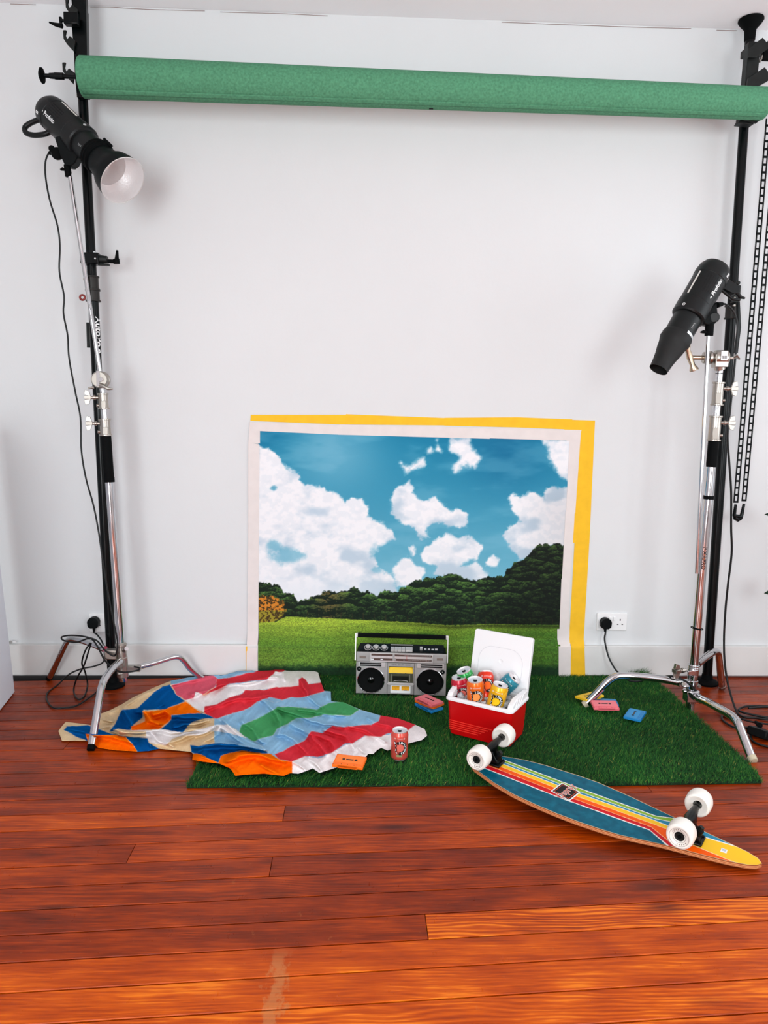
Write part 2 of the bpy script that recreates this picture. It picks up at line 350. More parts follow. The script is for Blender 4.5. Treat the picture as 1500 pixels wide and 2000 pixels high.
    sy = N.new('ShaderNodeMapRange'); L.new(sx.outputs[1], sy.inputs[0]); sy.inputs[1].default_value = -1.86; sy.inputs[2].default_value = -1.80; sy.inputs[3].default_value = 1; sy.inputs[4].default_value = 0
    sm = N.new('ShaderNodeMath'); sm.operation = 'MULTIPLY'; L.new(st.outputs[0], sm.inputs[0]); L.new(sy.outputs[0], sm.inputs[1])
    mxx = N.new('ShaderNodeMath'); mxx.operation = 'MAXIMUM'; L.new(sm.outputs[0], mxx.inputs[0]); L.new(wr.outputs[0], mxx.inputs[1])
    mw = N.new('ShaderNodeMix'); mw.data_type = 'RGBA'; L.new(mxx.outputs[0], mw.inputs['Factor']); L.new(mx.outputs['Result'], mw.inputs['A']); mw.inputs['B'].default_value = (*s2l((190, 128, 78)), 1)
    L.new(mw.outputs['Result'], b.inputs['Base Color'])
    rr = N.new('ShaderNodeMapRange'); L.new(n4.outputs['Fac'], rr.inputs[0]); rr.inputs[1].default_value = 0.3; rr.inputs[2].default_value = 0.7; rr.inputs[3].default_value = 0.25; rr.inputs[4].default_value = 0.42
    L.new(rr.outputs[0], b.inputs['Roughness']); b.inputs['Specular IOR Level'].default_value = 0.2
    bp = N.new('ShaderNodeBump'); bp.inputs['Strength'].default_value = 0.25; bp.inputs['Distance'].default_value = 0.0015; L.new(n1.outputs['Fac'], bp.inputs['Height']); L.new(bp.outputs[0], b.inputs['Normal'])
    return m
PLM = plank_material()
GAPM = mat('dark_subfloor', (28, 16, 12), 0.95)  # dark subfloor slab, seen through the gaps between the boards
floor = struct(MB().box(((XL + XR) / 2, YB / 2, -0.045), (XR - XL + 0.2, -YB + 0.2, 0.03)).build('floor', GAPM))
PW, PA = 0.0907, 0.0593      # board pitch and skew of the boards against the wall
rotp = Matrix.Rotation(math.atan(PA), 3, 'Z')
_meshes = {}
def plank(x0, x1, k, tone, length_mesh=None):
    v0 = -1.7045 + PW * k; v1 = v0 + PW; g = 0.0021
    # corners at constant x; edges follow the skew
    me = bpy.data.meshes.new('plank'); xm = (x0 + x1) / 2; ym = (v0 + v1) / 2 + PA * xm
    def yy(v, x): return v + PA * x - ym
    vs = []
    for z in (-0.03, -0.0015, 0.0):
        i = 0.0 if z < 0 else 0.0012; ge = 0.0007
        for (x, v) in ((x0 + ge + i / 3, v0 + g + i), (x1 - ge - i / 3, v0 + g + i), (x1 - ge - i / 3, v1 - g - i), (x0 + ge + i / 3, v1 - g - i)):
            vs.append((x - xm, yy(v, x), z))
    fs = [(3, 2, 1, 0)] + [(a * 4 + i, a * 4 + (i + 1) % 4, a * 4 + 4 + (i + 1) % 4, a * 4 + 4 + i) for a in (0, 1) for i in range(4)] + [(8, 9, 10, 11)]
    me.from_pydata(vs, [], fs); o = bpy.data.objects.new('plank', me); COL.objects.link(o); me.materials.append(PLM)
    o.location = (xm, ym, 0); o.parent = floor; o['tone'] = tone; o['seed'] = random.uniform(0, 40); o['figure'] = 0.24 if (k == -1 and tone > 0.1) else random.choice((0.04, 0.07, 0.10, 0.14)); return o
fixed = {-1: [(-9, 0.186, 0.0), (0.186, 9, 0.17)], 5: [(-9, -0.21, 0.15), (-0.21, 9, -0.03)], 2: [(-9, -0.22, 0.03), (-0.22, 9, -0.05)], -2: [(-9, 9, 0.15)], -3: [(-9, 9, 0.21)], -4: [(-9, 9, 0.20)], -5: [(-9, 9, 0.21)], 0: [(-9, 9, -0.02)], 1: [(-9, 9, -0.01)], 4: [(-9, 9, 0.0)], 3: [(-9, -0.62, -0.01), (-0.62, 9, 0.08)]}
for k in range(-38, 19):
    if k in fixed: segs = fixed[k]
    else:
        segs = []; x = XL - random.uniform(0.0, 2.6)
        while x < XR:
            l = random.uniform(3.0, 4.6); segs.append((x, x + l, random.uniform(-0.07, 0.07) + (0.15 if k < -4 else (-0.04 if k > 7 else 0.0)))); x += l
    for a, b_, t in segs:
        a = max(a, XL); b_ = min(b_, XR)
        if b_ - a < 0.05: continue
        if -1.7045 + PW * k + PA * b_ > 0.06 and -1.7045 + PW * k + PA * a > 0.06: continue
        plank(a, b_, k, t)

# ------------------------------------------------------------------ printed landscape taped to the wall
def wall_y(z, lift): return -lift - 0.0245 * (1 - sstep(0.150, 0.185, np.asarray(z, float)))
def cpx(u, v): return 460 + u / 2.027, 790 + v / 2.027
def build_print():
    z = np.concatenate([np.linspace(1.155, 0.20, 400), np.linspace(0.199, 0.13, 40), np.linspace(0.129, 0.008, 56)])
    nx = 560; X = np.zeros((len(z), nx)); Z = np.zeros_like(X)
    xs = np.linspace(0, 1, nx)
    for i, zz in enumerate(z):
        t = (1.155 - zz) / 1.13
        X[i] = (-0.4385 - 0.006 * t) + xs * ((1.001 - 0.018 * t) - (-0.4385 - 0.006 * t))
    top = 1.156 - 0.024 * xs + 0.004 * np.sin(xs * 9)
    Z[:] = z[:, None]; Z = 0.008 + (Z - 0.008) * ((top - 0.008) / (1.155 - 0.008))[None, :]
    px, py = proj(np.stack([X, np.full_like(X, 0), Z], -1)); u = (px - 460) * 2.027; v = (py - 790) * 2.027
    # sky
    t = np.clip((v - 100) / 620, 0, 1)
    top_c, bot_c = np.array([16, 122, 160.]), np.array([118, 182, 204.])
    c = top_c + (bot_c - top_c) * (t ** 1.15)[..., None]
    glow = np.exp(-(((u - 400) / 190) ** 2 + ((v - 200) / 150) ** 2))[..., None]; c = c + (np.array([110, 176, 202]) - c) * 0.75 * glow
    dark = np.exp(-(((u - 1080) / 170) ** 2 + ((v - 190) / 150) ** 2))[..., None]; c = c + (np.array([14, 104, 146]) - c) * 0.7 * dark
    dk = np.exp(-(((u - 120) / 70) ** 2 + ((v - 110) / 50) ** 2))[..., None]; c = c + (np.array([4, 108, 150]) - c) * 0.8 * dk
    haze = (sstep(0.45, 0.75, fbm(u / 180, v / 60, 4, 5)) * 0.25)[..., None]; c = c + (np.array([150, 200, 220]) - c) * haze
    polys = [[(80, 150), (130, 170), (160, 185), (200, 240), (245, 270), (275, 320), (330, 322), (390, 345), (435, 385), (455, 362), (500, 370), (528, 400), (525, 445), (600, 475), (635, 530), (590, 560), (555, 600), (570, 650), (625, 690), (640, 740), (560, 780), (230, 790), (80, 780)],
             [(612, 380), (632, 335), (690, 305), (705, 345), (745, 385), (790, 365), (850, 412), (915, 425), (918, 485), (850, 480), (790, 470), (752, 480), (770, 528), (735, 535), (708, 490), (660, 475), (620, 430)],
             [(730, 592), (780, 540), (835, 513), (880, 530), (935, 520), (975, 560), (960, 605), (890, 640), (950, 628), (1005, 665), (990, 700), (850, 700), (785, 672), (790, 640), (740, 615)],
             [(985, 622), (1020, 590), (1050, 612), (1035, 640), (990, 640)], [(686, 566), (704, 558), (718, 590), (702, 602)],
             [(622, 650), (650, 605), (690, 610), (745, 645), (742, 700), (640, 720)],
             [(1070, 362), (1100, 338), (1125, 375), (1165, 345), (1225, 378), (1232, 330), (1340, 318), (1340, 580), (1250, 560), (1190, 590), (1120, 620), (1098, 570), (1056, 520), (1075, 485), (1125, 462), (1092, 412)],
             [(1210, 130), (1345, 130), (1345, 330), (1290, 300), (1262, 262), (1238, 205)],
             [(655, 232), (690, 243), (750, 205), (747, 238), (705, 262), (668, 280)],
             [(848, 125), (930, 125), (945, 165), (966, 212), (948, 255), (912, 240), (868, 272), (850, 240), (882, 210), (852, 180)],
             [(750, 178), (775, 170), (778, 196), (757, 200)], [(790, 135), (805, 135), (812, 190), (795, 180)]]
    n = (fbm(u / 34, v / 30, 6, 3, 0.6) - 0.5); alpha = np.zeros_like(u)
    for i, pg in enumerate(polys):
        soft = 1.0 if i < 7 else 1.8
        sd = poly_sd(u, v, pg); alpha = np.maximum(alpha, sstep(-5 * soft, 9 * soft, sd + n * 40))
    for (hx, hy, rx, ry) in ((205, 600, 62, 34), (600, 592, 58, 36), (150, 330, 14, 12), (150, 560, 30, 30), (560, 655, 26, 14)):
        alpha = alpha * (1 - 0.75 * sstep(1.3, 0.5, np.sqrt(((u - hx) / rx) ** 2 + ((v - hy) / ry) ** 2) + n * 1.4))
    shade = fbm(u / 90 + 3, v / 60, 5, 21, 0.45); lit = sstep(0.26, 0.56, shade) * (0.82 + 0.18 * sstep(0.4, 0.6, fbm(u / 22, v / 18, 4, 23)))
    cc = np.array([186, 204, 218.]) + (np.array([238, 238, 241.]) - np.array([186, 204, 218.])) * lit[..., None]
    big = sstep(1080, 1300, u) * sstep(220, 420, v); cc = cc - (22 * big)[..., None]
    c = c + (cc - c) * alpha[..., None]
    # horizon haze
    hz = (sstep(640, 760, v) * sstep(650, 400, u))[..., None]; c = c + (np.array([226, 232, 238]) - c) * 0.75 * hz
    # tree line
    tl = np.array([(80, 700), (120, 706), (150, 716), (178, 720), (190, 755), (230, 752), (244, 782), (290, 768), (345, 748), (385, 738), (410, 742), (440, 738), (470, 728), (500, 745), (520, 738), (556, 760), (590, 742), (640, 742), (665, 725), (690, 712), (735, 696), (790, 692), (815, 676), (850, 668), (890, 680), (920, 700), (955, 702), (1000, 688), (1060, 684), (1075, 655), (1110, 628), (1150, 612), (1172, 580), (1205, 556), (1260, 556), (1340, 556)], float)
    tb = np.array([(80, 862), (160, 860), (200, 838), (500, 852), (700, 862), (850, 874), (1000, 868), (1300, 872), (1340, 872)], float)
    tv = np.interp(u, tl[:, 0], tl[:, 1]) - (fbm(u / 16, v / 40, 4, 33) - 0.35) * 26; bv = np.interp(u, tb[:, 0], tb[:, 1])
    tm = sstep(-2, 3, v - tv + (fbm(u / 7, v / 7, 3, 91) - 0.5) * 12)
    d1, oy1, id1 = worley(u / 40, v / 24, 4); d2, oy2, id2 = worley(u / 15, v / 10, 9); cl = np.clip(0.50 - oy1 * 0.34 + (id1 - 0.5) * 0.16 - oy2 * 0.16 - d1 * 0.12, 0, 1); det = fbm(u / 5, v / 4, 3, 61, 0.6)
    topl = sstep(1.0, 0.1, (v - tv) / np.maximum(bv - tv, 8)); q = np.clip((cl - 0.42) * 3.2 * (0.35 + 0.65 * topl) + (det - 0.5) * 1.0, 0, 1)
    tc = np.array([10, 26, 16.]) + (np.array([92, 136, 58.]) - np.array([10, 26, 16.])) * q[..., None]
    br = (np.exp(-((u - 370) / 60) ** 2) * 0.7 * sstep(0.35, 0.7, q + 0.25))[..., None]; tc = tc + (np.array([112, 84, 50]) - tc) * br
    dkr = (sstep(860, 1200, u) * 0.35)[..., None]; tc = tc * (1 - dkr)
    trunk = (np.abs(((u / 44) % 1) - 0.5) < 0.035) & (v > bv - 26); tc[trunk] = tc[trunk] * 0.45 + np.array([30, 22, 14])
    c = c + (tc - c) * tm[..., None]
    bush = sstep(1.05, 0.9, np.sqrt(((u - 118) / 80) ** 2 + ((v - 812) / 60) ** 2) + (fbm(u / 12, v / 12, 3, 8) - 0.5) * 0.4); bq = fbm(u / 7, v / 6, 3, 15)
    bc = np.where((bq > 0.52)[..., None], np.array([206, 128, 38.]), np.array([70, 52, 20.])); bc = np.where(((bq > 0.47) & (v > 815))[..., None], np.array([150, 138, 40.]), bc)
    c = c + (bc - c) * bush[..., None]
    # meadow
    gm = sstep(-2, 2, v - bv + (fbm(u / 10, v / 5, 2, 71) - 0.5) * 5)
    s = np.clip((v - 840) / 215, 0, 1); gt = fbm(u / 3.2, v / (3 + 9 * s), 4, 81, 0.65); gb = fbm(u / 120, v / 14, 3, 77)
    base = np.array([160, 184, 58.]) + (np.array([94, 132, 40.]) - np.array([160, 184, 58.])) * sstep(0.0, 0.55, s)[..., None]
    base = base + (np.array([98, 132, 48.]) - base) * (0.5 * sstep(0.4, 0.9, s))[..., None]
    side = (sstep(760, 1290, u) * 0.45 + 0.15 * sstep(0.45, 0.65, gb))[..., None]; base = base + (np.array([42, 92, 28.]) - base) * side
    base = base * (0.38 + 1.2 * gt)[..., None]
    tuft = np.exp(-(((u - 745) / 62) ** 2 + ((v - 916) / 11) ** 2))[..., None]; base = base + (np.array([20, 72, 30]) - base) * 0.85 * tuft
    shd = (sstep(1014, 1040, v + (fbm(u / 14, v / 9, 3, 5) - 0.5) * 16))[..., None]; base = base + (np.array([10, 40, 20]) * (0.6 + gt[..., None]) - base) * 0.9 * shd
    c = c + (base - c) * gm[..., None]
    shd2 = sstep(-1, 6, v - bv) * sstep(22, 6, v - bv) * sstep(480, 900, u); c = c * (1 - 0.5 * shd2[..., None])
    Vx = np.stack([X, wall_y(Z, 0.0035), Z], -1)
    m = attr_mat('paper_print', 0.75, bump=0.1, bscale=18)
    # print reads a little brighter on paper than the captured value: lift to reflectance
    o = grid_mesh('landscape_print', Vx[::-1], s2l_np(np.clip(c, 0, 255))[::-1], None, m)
    tagtop(o, 'printed backdrop of a park meadow, trees and cloudy blue sky taped to the wall', 'poster'); return o
build_print()

# masking tape round the print
YT = mat('yellow_tape', (244, 190, 36), 0.7, noise=0.05, nscale=25); WT = mat('white_tape', (226, 218, 215), 0.75, noise=0.03, nscale=20)
def tape_strip(pix, parent, m, lift):
    """four-cornered strip, corners as points on the wall, following the baseboard step"""
    q = [P(x, y, 0) for x, y in pix]; n = 14; k = 6; vs = []; fs = []
    for j in range(n + 1):
        for i in range(k + 1):
            a = q[0] * (1 - i / k) + q[1] * (i / k); b = q[3] * (1 - i / k) + q[2] * (i / k); p = a * (1 - j / n) + b * (j / n)
            vs.append((p[0], p[2]))
    mb = MB(); N = len(vs)
    mb.add([(x, float(wall_y(z, lift)), z) for x, z in vs] + [(x, float(wall_y(z, lift - 0.0007)), z) for x, z in vs], [])
    for j in range(n):
        for i in range(k):
            a = j * (k + 1) + i; b = a + 1; c = a + k + 2; d = a + k + 1; mb.f.append([a, d, c, b]); mb.mi.append(0); mb.f.append([N + a, N + b, N + c, N + d]); mb.mi.append(0)
    ring = [i for i in range(k + 1)] + [j * (k + 1) + k for j in range(1, n + 1)] + [n * (k + 1) + i for i in range(k - 1, -1, -1)] + [j * (k + 1) for j in range(n - 1, 0, -1)]
    for a, b in zip(ring, ring[1:] + ring[:1]): mb.f.append([a, b, N + b, N + a]); mb.mi.append(0)
    return mb.build('tape_strip', m, parent)
yb = root('tape_border', 'yellow masking tape border, outer frame along the top and right of the printed backdrop', 'tape', (0.3, 0, 1.2))
for i, pix in enumerate((((490, 810), (678, 810), (662, 829), (489, 822)), ((676, 809), (870, 816.5), (870, 831), (662, 829)), ((868, 816), (1012, 815), (1012, 835), (868, 831.5)), ((1010, 815), (1118, 819), (1102, 838.5), (1010, 835)), ((1116, 820), (1162, 821.5), (1160, 860), (1100, 838)),
                            ((1131, 838), (1161, 838), (1151, 1060), (1117, 1060)), ((1122, 1058), (1151, 1058), (1139, 1262), (1111, 1256)), ((1113, 1256), (1138, 1258), (1140, 1318), (1110, 1317)), ((482, 1259), (484.5, 1259), (484, 1306), (482, 1306)))):
    tape_strip(pix, yb, YT, 0.0018 + 0.0002 * (i % 3))
wb = root('tape_border', 'off-white masking tape border, inner frame holding down the edges of the printed backdrop', 'tape', (0.3, 0, 1.18))
for i, pix in enumerate((((488, 824), (664, 830), (664, 849), (487, 841)), ((662, 829), (958, 836), (956, 857), (660, 849)), ((956, 835), (1135, 840), (1130, 861), (956, 856)),
                            ((1112, 858), (1134, 842), (1123, 1002), (1105, 1002)), ((1104, 1000), (1122, 1000), (1114, 1132), (1097, 1132)), ((1096, 1130), (1113, 1130), (1110, 1232), (1092, 1232)), ((1088, 1228), (1112, 1228), (1111, 1318), (1088, 1318)),
                            ((487, 841), (508, 841), (508, 866), (485, 866)), ((485, 864), (507, 868), (506, 1036), (485, 1036)), ((485, 1034), (506, 1034), (504, 1312), (483, 1312)))):
    tape_strip(pix, wb, WT, 0.0048 + 0.0003 * (i % 3))

# ------------------------------------------------------------------ artificial grass mat
def inmat(x, y): return (x > -0.545) & (x < 1.42) & (y > -1.062) & (y < -0.032)
MATZ = 0.022
mbm = MB(); mpoly = [(-0.545, -1.062), (0.2, -1.058), (0.9, -1.062), (1.405, -1.05), (1.43, -0.9), (1.432, -0.5), (1.43, -0.10), (1.40, -0.032), (0.5, -0.032), (-0.5, -0.032), (-0.53, -0.5)]
mbm.prism(mpoly, 0.0008, 0.007)
turf = root('grass_mat', 'green artificial grass mat laid on the floorboards against the wall', 'mat', (0.45, -0.55, 0))
mbm.build('backing', mat('grass_backing', (16, 40, 20), 0.95, noise=0.3, nscale=90), turf)

# blanket outline / patches in crop coordinates
def bq(l): return [(90 + a / 1.948, 1280 + b / 1.948) for a, b in l]
BO = bq([(475, 97), (540, 84), (620, 75), (700, 62), (780, 58), (820, 48), (870, 38), (920, 48), (935, 50), (960, 47), (1000, 52), (1035, 65), (1045, 100), (1058, 135), (1083, 137), (1085, 175), (1130, 178), (1200, 208), (1270, 228), (1340, 240), (1400, 262), (1440, 280), (1450, 305), (1430, 322), (1390, 332), (1340, 345), (1300, 362), (1275, 352), (1260, 360), (1245, 375), (1225, 375), (1215, 388), (1150, 420), (1110, 425), (1040, 447), (1015, 430), (990, 440), (960, 450), (930, 448), (905, 458), (880, 456), (830, 450), (770, 453), (720, 458), (708, 440), (700, 430), (660, 412), (600, 405), (556, 397), (560, 375), (550, 367), (500, 362), (430, 355), (390, 364), (350, 366), (270, 362), (200, 352), (155, 325), (110, 324), (60, 325), (55, 310), (47, 288), (60, 270), (75, 253), (150, 262), (195, 270), (205, 250), (200, 225), (240, 210), (290, 185), (330, 160), (420, 118)])
SKY_, PINK, WHT, BLU, ORA, CRM, GRN, RED = (140, 184, 214), (218, 92, 112), (238, 232, 232), (8, 82, 148), (244, 108, 8), (222, 194, 154), (74, 156, 98), (216, 54, 66)
PATCH = [
 (CRM, [(40, 30), (640, 30), (640, 470), (40, 470)]), (SKY_, [(640, 30), (1500, 30), (1500, 470), (640, 470)]), (WHT, [(900, 470), (935, 400), (985, 385), (1035, 392), (1090, 370), (1140, 340), (1165, 336), (1210, 308), (1300, 304), (1345, 292), (1400, 262), (1500, 270), (1500, 470)]),
 (SKY_, [(470, 60), (700, 50), (800, 50), (765, 66), (720, 80), (655, 90), (600, 84), (540, 104), (476, 112)]),
 (PINK, [(478, 112), (540, 100), (600, 78), (640, 78), (658, 92), (640, 120), (590, 155), (535, 173), (495, 150)]),
 (RED, [(650, 90), (700, 84), (760, 68), (790, 66), (815, 52), (870, 34), (915, 46), (935, 52), (900, 62), (872, 66), (840, 92), (780, 98), (700, 108), (670, 124), (600, 152), (645, 118)]),
 (WHT, [(530, 172), (560, 162), (570, 140), (590, 145), (600, 155), (665, 124), (705, 110), (840, 94), (872, 60), (895, 66), (925, 46), (1045, 46), (1060, 102), (1000, 108), (960, 116), (880, 122), (830, 130), (760, 134), (740, 148), (700, 160), (650, 186), (605, 195), (598, 214), (560, 195)]),
 (RED, [(600, 216), (603, 194), (650, 185), (700, 160), (745, 148), (758, 131), (830, 132), (880, 121), (962, 116), (960, 92), (972, 83), (985, 90), (998, 110), (1050, 102), (1062, 135), (1010, 152), (960, 163), (930, 160), (900, 170), (850, 158), (800, 176), (780, 195), (745, 212), (700, 224), (652, 240), (622, 236)]),
 (SKY_, [(652, 240), (700, 226), (745, 212), (782, 194), (826, 166), (850, 172), (870, 178), (930, 160), (980, 160), (1000, 154), (1083, 134), (1090, 178), (1060, 190), (1020, 200), (950, 198), (900, 192), (868, 206), (820, 226), (800, 245), (740, 266), (735, 290), (692, 262)]),
 (GRN, [(735, 292), (742, 266), (800, 244), (868, 206), (880, 194), (950, 197), (1030, 206), (1075, 180), (1130, 176), (1192, 206), (1160, 230), (1100, 228), (1060, 225), (1010, 236), (950, 240), (920, 262), (880, 280), (860, 306), (820, 316), (790, 327), (752, 306)]),
 (SKY_, [(790, 327), (860, 304), (882, 282), (920, 264), (952, 241), (1010, 237), (1060, 226), (1160, 230), (1192, 206), (1272, 226), (1265, 250), (1230, 265), (1180, 262), (1130, 268), (1090, 270), (1050, 292), (1010, 288), (990, 312), (980, 327), (940, 340), (900, 366), (870, 376), (840, 362)]),
 (RED, [(868, 376), (900, 364), (940, 342), (982, 326), (1008, 290), (1050, 296), (1090, 270), (1130, 274), (1200, 265), (1236, 266), (1265, 250), (1272, 226), (1340, 236), (1406, 262), (1380, 284), (1350, 292), (1300, 298), (1275, 310), (1210, 306), (1185, 322), (1165, 336), (1140, 334), (1090, 370), (1030, 386), (985, 384), (935, 402), (890, 396)]),
 (BLU, [(472, 112), (492, 148), (530, 176), (450, 206), (372, 208), (366, 235), (330, 268), (318, 285), (240, 290), (262, 262), (290, 205), (315, 204), (350, 200), (400, 150), (440, 120)]),
 (ORA, [(368, 212), (410, 212), (450, 205), (530, 178), (592, 218), (540, 225), (482, 228), (474, 246), (432, 280), (325, 285), (322, 272), (350, 262), (376, 250)]),
 (BLU, [(478, 229), (590, 218), (642, 236), (600, 242), (560, 252), (540, 268), (522, 292), (430, 288), (474, 248)]),
 (WHT, [(255, 284), (275, 278), (330, 286), (440, 282), (520, 292), (560, 288), (640, 268), (690, 262), (732, 290), (762, 316), (700, 296), (640, 288), (580, 305), (520, 304), (480, 318), (455, 345), (400, 334), (380, 312), (310, 306)]),
 (CRM, [(258, 284), (275, 277), (330, 288), (380, 290), (380, 308), (310, 306)]),
 (BLU, [(66, 284), (78, 270), (110, 268), (160, 266), (210, 284), (250, 300), (310, 308), (200, 312), (156, 326), (110, 306)]),
 (ORA, [(148, 300), (180, 303), (250, 303), (300, 308), (320, 330), (355, 372), (250, 372), (190, 355), (155, 322)]),
 (BLU, [(300, 308), (340, 312), (386, 314), (392, 332), (412, 345), (440, 360), (352, 372), (325, 334)]),
 (BLU, [(548, 342), (580, 346), (640, 334), (700, 336), (780, 350), (838, 362), (845, 374), (780, 368), (735, 362), (700, 372), (664, 384), (660, 408), (600, 388), (552, 368)]),
 (ORA, [(656, 412), (664, 384), (700, 370), (740, 362), (780, 366), (820, 372), (850, 372), (895, 398), (936, 402), (940, 470), (700, 470)]),
 (ORA, [(550, 374), (575, 372), (610, 388), (662, 410), (656, 425), (550, 410)]),
]
RIDGES = [  # polylines in crop coordinates, width px, height m : folds of the blanket
 ([(560, 150), (590, 135), (660, 118), (760, 104), (870, 84)], 9, .022), ([(600, 210), (640, 195), (740, 165), (850, 150)], 10, .016),
 ([(870, 66), (895, 62), (900, 90)], 9, .018), ([(966, 88), (975, 118), (1000, 150)], 10, .026), ([(1000, 160), (1030, 185), (1050, 200)], 7, .014), ([(1050, 110), (1070, 160)], 9, .012),
 ([(830, 168), (860, 200), (890, 250), (880, 300)], 11, .024), ([(740, 250), (790, 290), (830, 330)], 10, .018), ([(680, 245), (740, 300), (830, 355)], 8, .014),
 ([(880, 200), (960, 230), (1060, 262), (1130, 270)], 9, .020), ([(960, 205), (1040, 215), (1140, 232)], 8, .014), ([(900, 300), (950, 330), (1000, 385)], 10, .018),
 ([(930, 260), (1010, 300), (1060, 370)], 11, .022), ([(1000, 290), (1080, 320), (1110, 370)], 10, .020), ([(1060, 285), (1140, 310), (1170, 350)], 9, .018), ([(1150, 268), (1230, 290), (1290, 330)], 9, .014), ([(1230, 240), (1300, 270), (1370, 300)], 9, .010),
 ([(930, 400), (960, 420), (985, 440)], 9, .018), ([(1000, 400), (1030, 415), (1045, 440)], 9, .020), ([(1100, 390), (1120, 420)], 9, .012), ([(1190, 350), (1215, 375)], 8, .014),
 ([(240, 212), (300, 190), (380, 140), (480, 104), (620, 80), (780, 62)], 11, .026), ([(290, 208), (305, 230), (330, 260)], 12, .036), ([(350, 215), (400, 210), (440, 190)], 12, .02), ([(375, 215), (395, 245), (430, 262)], 11, .036),
 ([(410, 222), (450, 212), (480, 235)], 11, .032), ([(255, 280), (330, 290), (440, 288), (520, 292), (600, 280), (660, 262)], 10, .030), ([(470, 240), (520, 235), (600, 232)], 10, .022), ([(480, 270), (560, 262), (620, 245)], 8, .022),
 ([(460, 330), (520, 318), (590, 300), (640, 275)], 9, .022), ([(400, 300), (430, 330), (480, 345)], 10, .016), ([(560, 350), (640, 338), (740, 345), (830, 362)], 12, .032), ([(600, 330), (650, 300), (668, 272)], 9, .022), ([(680, 280), (740, 320), (800, 355)], 10, .022),
 ([(80, 275), (130, 290), (200, 300)], 12, .020), ([(160, 300), (250, 306), (330, 330)], 12, .022), ([(380, 325), (400, 350)], 9, .014), ([(680, 400), (730, 380), (820, 380), (900, 400)], 12, .026), ([(700, 430), (720, 450)], 8, .016), ([(820, 420), (880, 450)], 9, .014), ([(590, 390), (640, 405)], 8, .012),
 ([(220, 215), (215, 240), (250, 250)], 9, .02), ([(200, 275), (260, 270)], 8, .012)]
def build_blanket():
    X0, X1, Y0, Y1, st = 112, 836, 1297, 1518, 1.0
    xs = np.arange(X0, X1, st); ys = np.arange(Y0, Y1, st); PX, PY = np.meshgrid(xs, ys)
    u = (PX - 90) * 1.948; v = (PY - 1280) * 1.948
    sd = poly_sd(PX, PY, BO)
    # snap near-boundary vertices onto the outline
    gy, gx = np.gradient(sd, st); gl = np.hypot(gx, gy) + 1e-6; snap = (np.abs(sd) < st * 0.9)
    PX = np.where(snap, PX - gx / gl * sd, PX); PY = np.where(snap, PY - gy / gl * sd, PY)
    keepv = (sd > -st * 0.72); keep = keepv[:-1, :-1] & keepv[1:, :-1] & keepv[:-1, 1:] & keepv[1:, 1:]
    # ground height: floor or mat
    cx = PX - 750; cy = PY - 1000
    dx = cx * RX[0] + cy * RX[1] + FPX * RX[2]; dy = cx * FW[0] + cy * FW[1] + FPX * FW[2]; dz = -(cx * DN[0] + cy * DN[1] + FPX * DN[2])
    def at(z): t = (z - CAM[2]) / dz; return CAM[0] + dx * t, CAM[1] + dy * t
    bx, by = at(0.02)
    on = sstep(-0.60, -0.53, bx) * sstep(-1.12, -1.05, by); H = 0.005 + on * 0.030
    h = np.zeros_like(H)
    wu = u + (fbm(u / 60, v / 40, 3, 4) - 0.5) * 26; wv = v + (fbm(u / 60, v / 40, 3, 14) - 0.5) * 18
    for pl, w, a in RIDGES:
        best = np.full(u.shape, 1e9)
        for (ax, ay), (bx2, by2) in zip(pl, pl[1:]):
            ex, ey = bx2 - ax, by2 - ay; t = np.clip(((wu - ax) * ex + (wv - ay) * ey) / (ex * ex + ey * ey), 0, 1)
            best = np.minimum(best, np.hypot(wu - ax - t * ex, (wv - ay - t * ey) * 1.25))
        h = np.maximum(h, 0) + a * 0.8 * np.exp(-(best / (w * 0.85)) ** 2)
    ed2 = sstep(2, 22, sd); h = h * 1.55 + ed2 * 0.010 * (fbm(u / 40, v / 28, 2, 2) - 0.3) + ed2 * 0.007 * np.clip(fbm((u + v) / 22, (v - u) / 80, 2, 9) - 0.4, 0, 1) * 2
    for _ in range(3): h[1:-1, 1:-1] = (h[1:-1, 1:-1] * 2 + h[:-2, 1:-1] + h[2:, 1:-1] + h[1:-1, :-2] + h[1:-1, 2:]) / 6
    h = np.where(h > 0.046, 0.046 + (h - 0.046) * 0.4, h)
    edge = sstep(0, 12, sd); h = h * (0.30 + 0.70 * edge) + 0.004 * edge
    Z = H + np.clip(h, 0, None)
    xx, yy = at(Z)
    yy = np.minimum(yy, -0.034)
    # colours
    col = np.zeros(PX.shape + (3,)) + np.array(CRM, float)
    ju = u + (fbm(u / 30, v / 20, 3, 50) - 0.5) * 7; jv = v + (fbm(u / 30, v / 20, 3, 51) - 0.5) * 6
    seam = np.zeros(PX.shape)
    for c, pg in PATCH:
        s = poly_sd(ju, jv, pg); a = sstep(-0.8, 0.8, s)[..., None]; col = col * (1 - a) + np.array(c, float) * a
        if c not in (CRM,): seam = np.where(s > 0, np.exp(-(s / 1.3) ** 2), seam)
    col = col + (np.array([240, 226, 214]) - col) * (0.45 * seam)[..., None]
    col = col * (0.97 + 0.08 * fbm(u / 3, v / 2, 2, 12))[..., None]
    o = grid_mesh('blanket', np.stack([xx, yy, Z], -1), s2l_np(np.clip(col, 0, 255)) * 1.0, keep, attr_mat('knitted_cotton', 1.0, spec=0.0))
    tagtop(o, 'crumpled patchwork picnic blanket in red, white, blue, green and orange, half on the grass mat', 'blanket'); return o
build_blanket()

